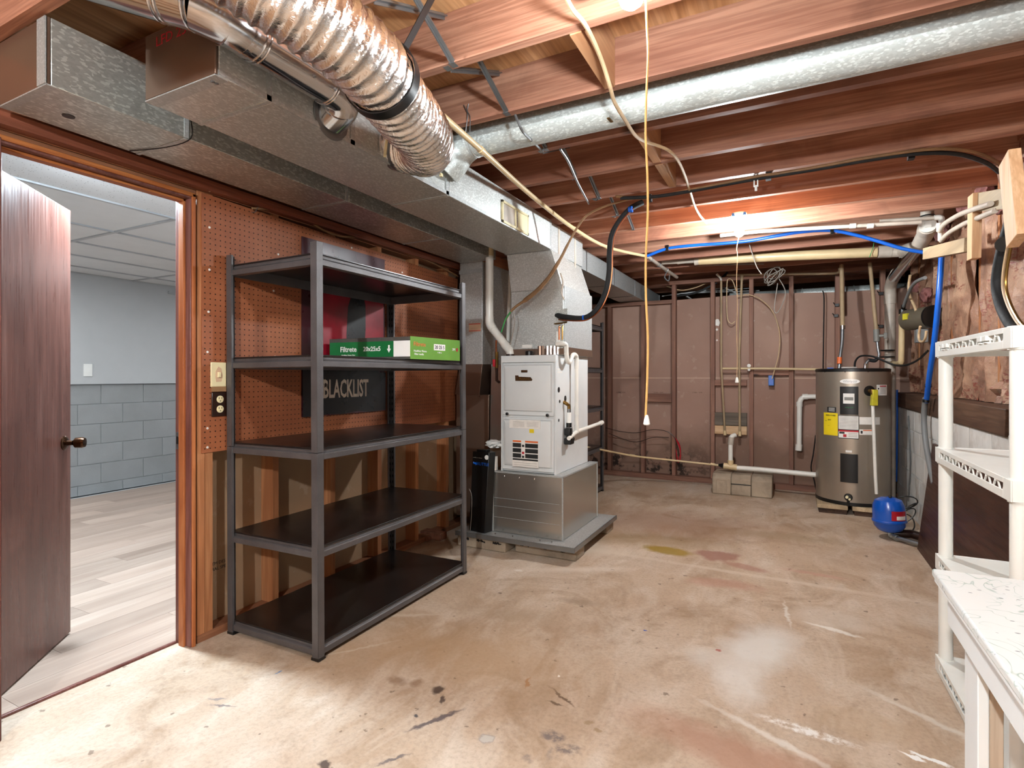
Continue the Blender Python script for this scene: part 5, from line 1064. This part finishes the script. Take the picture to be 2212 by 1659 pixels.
rv = MB(); rv.tube([c, c+n*.05], .016, 14); rv.tube([c+n*.045+Vector((0,0,.012)), c+n*.05+Vector((.004,0,-.03))], .02, 14); rv.build('relief_valve', M['brass'], wh)
tg = MB(); b0 = c+n*.055+Vector((.012,0,.012)); rr_ = Vector((-n.y,n.x,0)); tg.hexa([b0-rr_*.018-n*.02, b0+rr_*.022-n*.02, b0+rr_*.022+n*.02, b0-rr_*.018+n*.02]+[]+[b0-rr_*.018-n*.02+Vector((0,0,-.14))-rr_*.01, b0+rr_*.022-n*.02+Vector((0,0,-.14)), b0+rr_*.022+n*.02+Vector((0,0,-.14)), b0-rr_*.018+n*.02+Vector((0,0,-.14))-rr_*.01]); tg.build('yellow_warning_sleeve', M['yellow_tag'], wh, bevel=.004)
d0 = c+n*.055; MB().tube([d0+Vector((0,0,-.1)), d0+Vector((.02,0,-.75)), d0+Vector((.028,-.0,-.9))], .0135, 14).build('discharge_pipe', M['pvc'], wh)
c = hpos(1836,1075,0); n = hn(1836); m = MB(); m.lathe([(.03,0),(.034,.008),(.028,.02),(.001,.022)], c, n, 22); dv_ = m.build('drain_valve_plate', M['black'], wh)
m = MB(); m.tube([c+n*.015+Vector((-.008,0,.006)), c+n*.05+Vector((-.008,0,.006))], .012, 12); m.tube([c+n*.015+Vector((.012,0,-.012)), c+n*.045+Vector((.012,0,-.012))], .009, 12); m.build('drain_spigot', M['ivory'], dv_)
MB().tube([c+n*.02+Vector((0,0,-.02)), c+n*.02+Vector((0,0,-.075))], .011, 10).build('drain_stem', M['black'], wh)
for px in (1786,1829,1876): c = hpos(px,803.5,.004); MB().lathe([(.005,0),(.002,.004)], c, hn(px), 8).build('cap_screw', M['chrome'], wh)
zt = 1.318
def hx(px, y): return P(px, 800, y=y).x
MB().box(hx(1818,5.92),hx(1850,5.92),5.88,6.0,zt,zt+.014).build('junction_cover', M['chrome'], wh)
MB().box(hx(1787,5.95),hx(1800,5.95),5.93,5.98,zt,zt+.008).build('blue_warning_strip', M['blue'], wh)
# supports
for i, (x0, x1) in enumerate(((.2,.44),(.475,.75))):
    t = thing('support_plank', ('left' if i == 0 else 'right')+' pair of short planks under the water heater', 'plank', ((x0+x1)/2,5.78,0), group='planks under the water heater')
    MB().box(x0,x1,5.74,6.3,.045,.083).build('upper_plank', M['newwood_y'], t, bevel=.002); MB().box(x0+.015,x1-.005,5.76,6.3,0,.044).build('lower_plank', M['sill'], t, bevel=.002)
# supply pipes
def pp(q): return [P(a,b,y=c) for a,b,c in q]
hs = thing('hot_water_pipe', 'cream pipe with braided connector into the heater top at left', 'pipe', P(1812,795,y=6.1))
MB().tube(pp(((1818,572,6.3),(1819,640,6.25),(1820,704,6.15))), .019, 14).build('rigid_pipe', M['cream_dark'], hs)
MB().tube(pp(((1820,703,6.15),(1820,711,6.15))), .024, 14).build('union_nut', M['chrome'], hs)
MB().tube(cr(pp(((1820,710,6.15),(1819,740,6.12),(1815,770,6.08),(1813,796,6.05))),5), .015, 12).build('braided_hose', M['steel'], hs)
MB().tube(pp(((1814,772,6.06),(1813,786,6.05))), .021, 12).build('orange_tag', M['orange'], hs)
MB().tube(cr(pp(((1814,580,6.3),(1812,588,6.45),(1790,591,6.62),(1700,592,6.64),(1570,594,6.65))),4), .013, 10).build('horizontal_pipe', M['cream_dark'], hs)
cs = thing('cold_water_pipe', 'slanting cream pipe with grey shutoff valve above the heater', 'pipe', P(1893,730,y=6.1))
MB().tube(pp(((1879,568,6.25),(1886,640,6.2),(1893,715,6.12))), .017, 14).build('rigid_pipe', M['cream_dark'], cs)
MB().tube(pp(((1893,712,6.12),(1894,738,6.11))), .026, 14).build('valve_body', M['greyvalve'], cs)
MB().tube(pp(((1894,726,6.11),(1910,725,6.10))), .013, 12).build('valve_stem', M['greyvalve'], cs)
c = P(1913,725,y=6.09); MB().bar(c+Vector((0,0,-.028)), c+Vector((0,0,.028)), .02, .03, up=(1,0,0)).build('valve_handle', M['greyvalve'], cs, bevel=.006)
MB().tube(cr(pp(((1895,738,6.11),(1897,755,6.1),(1899,768,6.09),(1892,778,6.08),(1878,778,6.07),(1871,786,6.06),(1869,800,6.05))),5), .012, 12).build('braided_hose', M['steel'], cs)
MB().tube(cr(pp(((1897,772,6.085),(1890,779,6.08),(1880,778,6.075),(1876,778,6.07))),4), .017, 12).build('foam_sleeve', M['rubber'], cs)
MB().tube(pp(((1870,786,6.06),(1869,800,6.05))), .018, 12).build('union_nut', M['chrome'], cs)
pc = cable([P(q[0],q[1],y=q[2]) for q in ((1846,796,5.95),(1848,780,5.93),(1860,769,5.9),(1885,770,5.85),(1910,780,5.8),(1935,789,5.75),(1960,788,5.7),(1985,776,5.65),(2005,757,5.6))], .0085, M['black'], 'black power cable arching from the heater top to the right', name='power_cable', group='cables near the heater')
cable([P(q[0],q[1],y=6.69) for q in ((1777,628),(1780,645),(1779,720),(1778,797))], .006, M['black'], 'thin black cable dropping behind the heater at left', group='cables near the heater')
cable([P(q[0],q[1],y=6.45) for q in ((1762,940),(1757,980),(1752,1010),(1758,1035),(1764,1062),(1768,1078))], .006, M['black'], 'black cord curving out left of the heater', group='cables near the heater')
m = MB()
for i in range(4): m.tube([Vector((.83+math.cos(a*.35)*(.05+.012*i),5.45+.03*i+math.sin(a*.35)*.05,.05+.05*i+.06*math.sin(a*.35+i))) for a in range(18)], .005, 6, closed=True)
m.tube(cr([(.86,5.6,.2),(.9,5.75,.5),(.9,5.85,.9)],5), .006, 6); m.build('cord_tangle', M['black'], label='tangle of black cord on the floor beside the heater', cat='cable')
# boiler drain pipes
rp = thing('relief_drain_pipe', 'white pvc elbow pipe on the wall left of the heater', 'pipe', P(1729,880,y=6.6))
MB().tube(cr(pp(((1775,857,6.695),(1745,857,6.695),(1733,860,6.695),(1728,868,6.695),(1727,880,6.695),(1726,965,6.695))),4), .026, 16).build('pipe_run', M['pvc'], rp)
MB().tube(pp(((1733,857,6.695),(1745,857,6.695))), .031, 16).build('elbow_hub', M['pvc'], rp); MB().tube(pp(((1727,868,6.695),(1727,878,6.695))), .031, 16).build('elbow_hub', M['pvc'], rp); MB().tube(pp(((1726,960,6.695),(1725,973,6.695))), .033, 16).build('end_cap', M['pvc'], rp)
dr = thing('floor_drain_pipe', 'white pvc drain pipe with tee lying on the concrete blocks', 'pipe', P(1600,1010,y=6.35))
dy = 6.35
MB().tube(pp(((1583,1010,dy),(1640,1014,dy),(1765,1026,dy-.05))), .026, 16).build('pipe_run', M['pvc'], dr)
MB().tube(pp(((1563,1006,dy),(1592,1010,dy))), .033, 16).build('tee_body', M['cream'], dr); MB().tube(pp(((1578,1010,dy),(1578,994,dy))), .031, 16).build('tee_branch', M['cream'], dr)
MB().tube(cr(pp(((1578,1000,dy),(1578,968,dy),(1579,950,dy),(1581,943,dy),(1588,940,dy+.03))),4), .024, 16).build('riser', M['pvc'], dr); MB().tube(pp(((1578,960,dy),(1580,944,dy))), .03, 16).build('riser_elbow', M['pvc_old'], dr)
MB().tube(pp(((1552,1004.5,dy),(1563,1006,dy))), [.012,.03], 14).build('black_reducer', M['black'], dr)
cl_ = thing('condensate_line', 'thin cream condensate line running from the furnace to the drain', 'pipe', P(1400,985,y=6.2))
MB().tube(cr([P(1170,950,y=5.0),P(1285,969,y=5.6),P(1370,985,y=6.1),P(1460,995,y=6.3),P(1552,1005,y=dy)],5), .0105, 12).build('pipe_run', M['cream'], cl_)
for a, b in ((1366,984),(1540,1003)): MB().tube([P(a-5,b-.7,y=6.1 if a < 1500 else 6.34),P(a+5,b+.7,y=6.1 if a < 1500 else 6.34)], .014, 12).build('coupling', M['cream'], cl_)
# verticals for the washing machine hookup
v1 = thing('riser_pipe', 'left thin cream riser pipe on the back wall', 'pipe', P(1562,760,y=6.66), group='thin riser pipes on the back wall')
MB().tube(pp(((1558,607,6.66),(1558,790,6.66),(1566,936,6.66))), .012, 12).build('pipe_run', M['cream_dark'], v1); MB().tube(pp(((1565.5,930,6.66),(1566,940,6.66))), .017, 12).build('pipe_cap', M['cream'], v1)
MB().tube(pp(((1561,796,6.655),(1650,796,6.655),(1772,798,6.655))), .0125, 12).build('branch_pipe', M['cream'], v1)
MB().tube(cr(pp(((1558,606,6.66),(1556,600,6.66),(1548,592,6.66))),4), .013, 12).build('elbow', M['pvc'], v1)
v2 = thing('riser_pipe', 'right thin cream riser pipe on the back wall', 'pipe', P(1600,760,y=6.64), group='thin riser pipes on the back wall')
MB().tube(pp(((1603,594,6.64),(1602,610,6.64),(1597,760,6.64),(1598,938,6.64))), .0125, 12).build('pipe_run', M['cream_dark'], v2); MB().tube(pp(((1598,932,6.64),(1598,942,6.64))), .017, 12).build('pipe_cap', M['cream'], v2); MB().tube(pp(((1603,593,6.64),(1602,606,6.64))), .018, 12).build('coupling', M['cream_dark'], v2)
p = P(1618,790,y=6.63); m = MB(); m.lathe([(.02,0),(.02,.012),(.012,.016)], p, (0,-1,0), 14); m.lathe([(.014,0),(.014,.01),(.008,.013)], p+Vector((0,0,-.045)), (0,-1,0), 14); m.build('pipe_bracket', M['paper'], label='pale pipe bracket on the back wall stud', cat='bracket')
cable([P(q[0],q[1],y=6.65) for q in ((1590,628),(1582,606),(1572,604),(1570,625),(1570,660),(1572,690),(1580,699),(1588,694))], .0055, M['cable'], 'looped cream cable end hanging on the back wall', group='cables on the back wall')
cable([P(q[0],q[1],y=6.67) for q in ((1592,640),(1618,637),(1645,648),(1670,675),(1684,720),(1682,765),(1673,800),(1668,818))], .0055, M['cable'], 'cream cable arching down to the blue box on the back wall', group='cables on the back wall')
cable([P(q[0],q[1],y=6.85) for q in ((1440,618),(1470,627),(1500,622),(1525,612))], .006, M['cable'], 'pale cable sagging in the dark gap above the drywall', group='cables on the back wall')
cable([P(q[0],q[1],y=6.80) for q in ((1455,640),(1500,633),(1540,615),(1560,600),(1572,588))], .013, M['rubber'], 'thick black cable crossing the gap above the drywall', group='cables on the back wall')
cable([P(q[0],q[1],y=6.66) for q in ((1308,924),(1340,932),(1375,935),(1410,928),(1440,932),(1456,944),(1463,962),(1467,985))], .004, M['brownplate'], 'upper thin dark wire draped along the lower back wall', group='cables on the back wall')
cable([P(q[0],q[1],y=6.66) for q in ((1315,936),(1345,948),(1375,955),(1410,945),(1445,945))], .004, M['brownplate'], 'lower thin dark wire draped along the lower back wall', group='cables on the back wall')
m = MB()
for i in range(3): m.tube(cr(pp(((1458,945,6.715),(1468,960+i*4,6.71),(1470,980+i*5,6.71),(1464,990+i*4,6.71),(1460,970,6.715))),4), .004, 6)
m.build('wire_hank', M['red'], label='small hank of red wire hanging at the low back wall stud', cat='wires')
a = P(1660,811,y=6.74); b = P(1672,833,y=6.74); t = thing('outlet_box', 'blue plastic outlet box nailed to the back wall stud', 'outlet box', (a.x,6.74,b.z))
MB().box(a.x,b.x,6.70,6.805,b.z,a.z).build('box_body', M['bluebox'], t, bevel=.003); m = MB(); m.box(a.x+.006,b.x-.006,6.698,6.702,b.z+.01,a.z-.008); m.build('box_opening', M['blue'], t)
for i, (px, py) in enumerate(((1808,660),(1806,683),(1903,635),(1903,706))):
    p = P(px,py,y=BY-.01); m = MB(); m.box(p.x-.02,p.x+.02,p.y-.015,p.y+.01,p.z-.012,p.z+.02); m.tube([p+Vector((-.02,-.012,.01)),p+Vector((-.035,-.03,.03))],.006,6); m.build('pipe_clamp', M['black'], label='black plastic clamp, %s, on a stud near the heater' % ['upper left','lower left','upper right','lower right'][i], cat='clamp', group='black clamps on studs', bevel=.003)
# three concrete blocks
for i, (a, b) in enumerate(((1538,1579),(1580.5,1624),(1625,1670))):
    x0, x1 = P(a,1065,z=0).x, P(b,1070,z=0).x; yb = 6.17
    t = thing('concrete_block', ['left concrete block with a recessed face under the drain pipe','middle split concrete block under the drain pipe','right plain concrete block under the drain pipe'][i], 'block', ((x0+x1)/2,yb,0), group='concrete blocks by the back wall')
    m = MB(); m.prism([(yb,0),(yb+.40,0),(yb+.40,.205),(yb+.05,.215),(yb+.0,.17)], 'x', x0+.003, x1-.003)
    m.build('block_body', M['block_raw'], t, bevel=.01)
    if i == 0:
        m = MB(); xm = (x0+x1)/2
        for q in ((xm-.055,xm-.045,.02,.15),(xm+.045,xm+.055,.02,.15),(xm-.05,xm+.05,.145,.155)): m.box(q[0],q[1],yb-.004,yb+.004,q[2],q[3])
        m.build('core_groove', M['block_raw'], t, bevel=.002)
    if i == 1:
        m = MB(); m.box(x0+.003,x1-.003,yb-.002,yb+.02,.112,.122); m.build('split_gap', M['black'], t)
# duct boot on the floor
db = thing('duct_elbow', 'dented dark metal duct elbow lying against the back wall', 'duct elbow', P(1480,1040,z=.0))
c = P(1480,1038,z=.0); cz = .105
pts = [c+Vector((-.13,.16,cz+.07)), c+Vector((-.10,.16,cz)), c+Vector((-.02,.16,cz-.012)), c+Vector((.06,.16,cz-.008)), c+Vector((.12,.16,cz+.05))]
m = MB(); q = cr(pts,5); m.tube(q, [.088-.004*math.sin(i*1.1) for i in range(len(q))], 22, cap=False); m.build('elbow_shell', M['galv_dark'], db)
m = MB(); m.ring(q[0], q[1]-q[0], .088, .005, 24, 6); m.ring(q[-1], q[-1]-q[-2], .088, .005, 24, 6); m.build('rolled_rim', M['steel'], db)
MB().cyl(q[1], q[2], .08, n=20).build('dark_throat', M['black'], db); MB().cyl(q[-2], q[-3], .08, n=20).build('dark_throat', M['black'], db)
MB().box(c.x-.14,c.x+.02,c.y+.10,c.y+.18,0,.045).build('wood_scrap', M['sill'], label='dark wood scrap under the duct elbow', cat='wood', bevel=.003)
# ================================================================ RIGHT CORNER
tk = thing('expansion_tank', 'small bright blue expansion tank standing on a floor pipe', 'tank', (.665,5.05,0))
MB().lathe([(.0,.052),(.04,.055),(.082,.075),(.105,.11),(.110,.135),(.115,.14),(.115,.15),(.110,.155),(.108,.21),(.104,.262),(.088,.30),(.05,.318),(0,.322)], (.665,5.05,0), (-.05,0,1), 40).build('tank_shell', M['bluetank'], tk)
a0 = math.atan2(-5.05,-.665); m = MB(); m.cpatch((.655,5.05), .1105, .15, 1.15, .165, .235, a0, .0015, 12); l_ = m.build('red_label', M['red'], tk)
m = MB(); m.cpatch((.655,5.05), .112, .45, 1.1, .172, .2, a0, .0015, 12); m.build('label_window', M['paper'], l_)
MB().lathe([(.008,.31),(.01,.33),(.007,.338)], (.66,5.03,0), (0,0,1), 10).build('air_valve', M['black'], tk)
MB().tube([(.67,5.05,.06),(.67,5.05,.03),(.70,4.99,.028)], .022, 12).build('floor_fitting', M['galv_dark'], tk)
MB().tube([(.69,5.0,.03),(.83,4.86,.03)], .016, 12).build('floor_nipple', M['steel'], tk); MB().tube([(.70,5.08,.04),(.80,5.06,.055),(.88,4.98,.05)], .032, 12).build('floor_valve', M['brownplate'], tk)
# blue wall hose
bh_ = thing('blue_hose', 'blue plastic pipe joined to a grey hose running down the right wall', 'pipe', P(2005,880,x=.88))
MB().tube(cr([P(q[0],q[1],x=q[2]) for q in ((2034,555,.90),(2028,640,.88),(2018,740,.87),(2008,810,.87),(2001,868,.88))],4), .0175, 14).build('blue_pipe', M['blue'], bh_)
MB().tube(cr([P(q[0],q[1],x=.89) for q in ((1999,860),(1996,895),(1997,930),(2002,970),(2012,1020),(2018,1045))],4), .019, 14).build('grey_hose', M['greydull'], bh_)
for q in ((2005,833),(2000,866)): c = P(q[0],q[1],x=.875); MB().cyl(c+Vector((0,0,-.012)), c+Vector((0,0,.012)), .022, n=14).build('hose_clamp', M['black'], bh_)
pipe('thin_blue_line', [P(1937,842,y=6.6),P(1937,920,y=6.6),P(1936,1000,y=6.6),P(1935,1040,y=6.6)], .012, M['blue'], 'thin blue line running down the corner behind the heater')
# sump vent with motor
sv = thing('trap_pipe', 'cream pvc trap pipe with black cap on the right wall', 'pipe', P(1950,720,x=.86))
MB().tube(cr([P(q[0],q[1],x=.86) for q in ((1949,674),(1948,720),(1947,775),(1945,783),(1936,786),(1927,783),(1925,772))],4), .024, 16).build('trap_bend', M['cream'], sv)
MB().tube([P(1950,678,x=.86),P(1950,668,x=.86)], .03, 16).build('black_cap', M['black'], sv); MB().tube([P(1950,670,x=.86),P(1952,660,x=.86)], .018, 14).build('black_nipple', M['black'], sv)
MB().tube([P(1924,757,x=.86),P(1926,778,x=.86)], .031, 16).build('trap_hub', M['cream'], sv)
MB().tube(cr([P(q[0],q[1],x=.86) for q in ((1952,662),(1958,645),(1968,622),(1980,608),(1998,600))],5), .013, 12).build('grey_hose', M['greydull'], sv)
m = MB()
for z in (757,771): c = P(1916,z,y=6.33); m.ring(c, (0,0,1), .06, .006, 24, 6)
m.build('stack_clamp', M['black'], label='black band clamps around the soil stack', cat='clamp')
mo = thing('pump_motor', 'olive brown electric motor mounted on the right wall studs', 'motor', P(1990,705,x=.95))
c0 = P(1966,688,x=.90); c1 = P(2010,688,x=.97); ax = Vector((.45,-.85,0)).normalized(); cc_ = (c0+c1)/2
MB().cyl(cc_-ax*.13, cc_+ax*.13, .088, n=28).build('motor_case', M['motor'], mo); MB().cyl(cc_-ax*.145, cc_-ax*.13, .075, n=28).build('motor_end_bell', M['black'], mo); MB().cyl(cc_+ax*.13, cc_+ax*.15, .092, n=28).build('motor_end_bell', M['black'], mo)
MB().box(cc_.x-.03,cc_.x+.05,cc_.y-.05,cc_.y+.05,cc_.z-.2,cc_.z-.09).build('pressure_switch', M['greydull'], mo, bevel=.005)
MB().bar(cc_-ax*.08+Vector((-.07,-.05,.02)), cc_-ax*.03+Vector((-.07,-.05,.02)), .02, .05).build('yellow_plate', M['yellow_tag'], mo)
m = MB(); m.tube(cr([P(q[0],q[1],x=.89) for q in ((1988,705),(1985,722),(1986,735),(1993,738),(1999,730),(2001,715))],5), .009, 10); m.build('motor_cord', M['cable'], mo)
cable([P(q[0],q[1],x=.9) for q in ((1966,595),(1963,620),(1966,640),(1975,660),(1979,672))], .011, M['cable'], 'cream cable dropping to the olive motor', group='cables at right')
# boards leaning in the upper right corner
def board(name, p, q, w, h, mat, label, up=(0,0,1)): return MB().bar(p, q, w, h, up=up).build(name, mat, label=label, cat='board', group='boards fixed at the upper right', bevel=.002)
board('upright_board', P(2106,420,x=.82), P(2104,560,x=.82), .09, .038, M['newwood_z'], 'pale upright board hanging from the joists at right', up=(1,0,0))
board('tilted_board', P(2181,340,x=.74), P(2199,520,x=.74), .115, .038, M['newwood_z'], 'orange tilted board at the top right corner', up=(1,0,0))
board('cross_board', P(2120,436,x=.84), P(2200,425,x=.84), .038, .09, M['newwood_y'], 'short grey board between the upright and tilted boards')
board('ledger_board', P(2003,548,x=.80), P(2095,528,x=.84), .05, .075, M['newwood_y'], 'grey board sticking out below the upright board')
bc = thing('black_hose', 'thick black insulated hose with tied wires at upper right', 'insulated pipe', P(2155,600,x=.75))
MB().tube(cr([P(q[0],q[1],x=.76) for q in ((2195,440),(2183,480),(2168,530),(2157,580),(2154,620),(2163,660),(2180,695),(2205,725),(2230,745))],5), .021, 14).build('foam_sleeve', M['rubber'], bc)
for k, mt in ((.012,'cable'),(.024,'cable_tan'),(.034,'brass')):
    MB().tube(cr([P(q[0]+k*300,q[1],x=.75) for q in ((2188,470),(2175,525),(2165,580),(2163,620),(2172,655),(2190,690),(2212,716))],5), .006, 8).build('tied_wire', M[mt], bc)
for q in ((2172,524),(2200,718)): c = P(q[0],q[1],x=.755); MB().tube([c+Vector((-.012,-.03,-.012)), c+Vector((.012,.03,.012))], .03, 12).build('tie_wrap', M['black'], bc)
# leaning brown panel
p0, p1 = Vector((.80,4.86,0)), Vector((.80,3.0,0)); tp = .13; Hp = .75
m = MB(); m.hexa([p0, p1, p1+Vector((.018,0,0)), p0+Vector((.018,0,0)), p0+Vector((tp-.012,.16,Hp)), p1+Vector((tp-.012,.16,Hp)), p1+Vector((tp+.006,.16,Hp)), p0+Vector((tp+.006,.16,Hp))])
m.build('veneer_panel', M['panel'], label='dark brown wood veneer panel leaning against the block wall', cat='panel', bevel=.001)
# ---- white resin rack
wr_ = thing('resin_rack', 'white plastic ventilated rack beside the table', 'shelving', (.73,2.45,0))
PA, PB, DX = (.567,2.855), (.583,2.07), .33
cor = [PA, PB, (PB[0]+DX,PB[1]), (PA[0]+DX,PA[1])]
for x, y in cor:
    m = MB(); m.tube([(x,y,0),(x,y,1.36)], .0245, 20); m.build('post', M['rackwhite'], wr_)
for zt_ in (1.388,.948,.498,.072):
    o = .03; x0, x1, y0, y1 = PA[0]-o, PA[0]+DX+o, PB[1]-o, PA[1]+o; sh = PB[0]-PA[0]
    def qx(x, y): return x+sh*(y1-y)/(y1-y0)
    m = MB(); zb_ = zt_-.062
    def slabx(xa, xb, ya, yb, za, zb2): m.hexa([(qx(xa,ya),ya,za),(qx(xb,ya),ya,za),(qx(xb,yb),yb,za),(qx(xa,yb),yb,za),(qx(xa,ya),ya,zb2),(qx(xb,ya),ya,zb2),(qx(xb,yb),yb,zb2),(qx(xa,yb),yb,zb2)])
    slabx(x0+.0045,x1-.0045,y0+.0045,y1-.0045,zt_-.006,zt_-.002)
    for xa, xb in ((x0,x0+.004),(x1-.004,x1)): slabx(xa,xb,y0+.0605,y1-.0605,zt_-.016,zt_); slabx(xa,xb,y0+.0605,y1-.0605,zb_,zb_+.024); slabx(xa,xb,y0,y0+.06,zb_,zt_); slabx(xa,xb,y1-.06,y1,zb_,zt_)
    for ya, yb in ((y0+.0002,y0+.004),(y1-.004,y1-.0002)): slabx(x0+.062,x1-.005,ya,yb,zt_-.0155,zt_-.0005); slabx(x0+.062,x1-.005,ya,yb,zb_+.0005,zb_+.024); slabx(x0+.0045,x0+.0615,ya,yb,zb_+.0003,zt_-.0003)
    slabx(x0+.0045,x0+.03,y0+.0045,y1-.0045,zb_+.0005,zb_+.003)
    sh_ = m.build('shelf', M['rackwhite'], wr_, bevel=.001)
    m = MB(); k = 9
    for i in range(k):
        ya = y0+.05+(y1-y0-.1)*i/k; yb = y0+.05+(y1-y0-.1)*(i+.5)/k; yc = y0+.05+(y1-y0-.1)*(i+1)/k
        m.bar((qx(x0+.006,ya),ya,zt_-.006),(qx(x0+.006,yb),yb,zb_+.004),.008,.0035,up=(1,0,0)); m.bar((qx(x0+.006,yb),yb,zb_+.004),(qx(x0+.006,yc),yc,zt_-.006),.008,.0035,up=(1,0,0))
        m.bar((qx(x0,ya),ya,zt_-.014),(qx(x1,ya),ya,zt_-.014),.004,.016)
    m.bar((qx(x0+.05,y0),y0,zt_-.012),(qx(x0+.05,y1),y1,zt_-.012),.004,.014); m.build('truss_ribs', M['rackwhite'], sh_)
    if zt_ > 1:
        m = MB()
        for yy in (2.76,2.71,2.30,2.25): m.box(qx(x0-.006,yy),qx(x0+.02,yy),yy-.02,yy+.02,zt_-.03,zt_-.014); m.box(qx(x0-.004,yy),qx(x0+.006,yy),yy-.016,yy+.016,zt_-.038,zt_-.034)
        m.build('clip_tabs', M['rackwhite'], sh_, bevel=.001)
    m = MB()
    for x, y in cor: m.tube([(x,y,zb_-.004),(x,y,zt_+.002)], .029, 20)
    m.build('post_sockets', M['rackwhite'], sh_)
# ---- white work table
tb = thing('work_table', 'white painted work table with patterned laminate top at right', 'table', (.62,1.1,0))
TX0, TX1, TY0, TY1, TZ = .313, .925, .25, 1.72, .76
m = MB(); m.box(TX0,TX1,TY0,TY1,TZ-.02,TZ); m.build('table_top', M['laminate'], tb, bevel=.005)
m = MB(); m.box(TX0+.002,TX0+.012,TY0,TY1-.02,TZ-.026,TZ-.018); m.build('under_edge_strip', M['paintwhite'], tb)  # thin white painted strip below the tabletop edge
MB().box(TX0+.022,TX0+.042,TY0+.03,TY1-.05,TZ-.115,TZ-.02).build('apron', M['paintwhite'], tb, bevel=.002)
MB().box(TX0+.04,TX1-.03,TY1-.085,TY1-.065,TZ-.115,TZ-.02).build('apron', M['paintwhite'], tb, bevel=.002)
ly = P(2083,1500,x=TX0+.042).y; ly2 = P(2111,1500,x=TX0+.042).y
for y0, y1 in ((ly2,ly),(.35,.44)):
    for x in (TX0+.0425, TX1-.075):
        m = MB(); m.box(x,x+.02,y0,y1,0,TZ-.021); m.build('leg', M['paintwhite'], tb, bevel=.002)
        MB().box(x+.0205,x+.045,y0+.003,y1-.003,0,TZ-.021).build('leg_backing', M['palewood'], tb, bevel=.002)
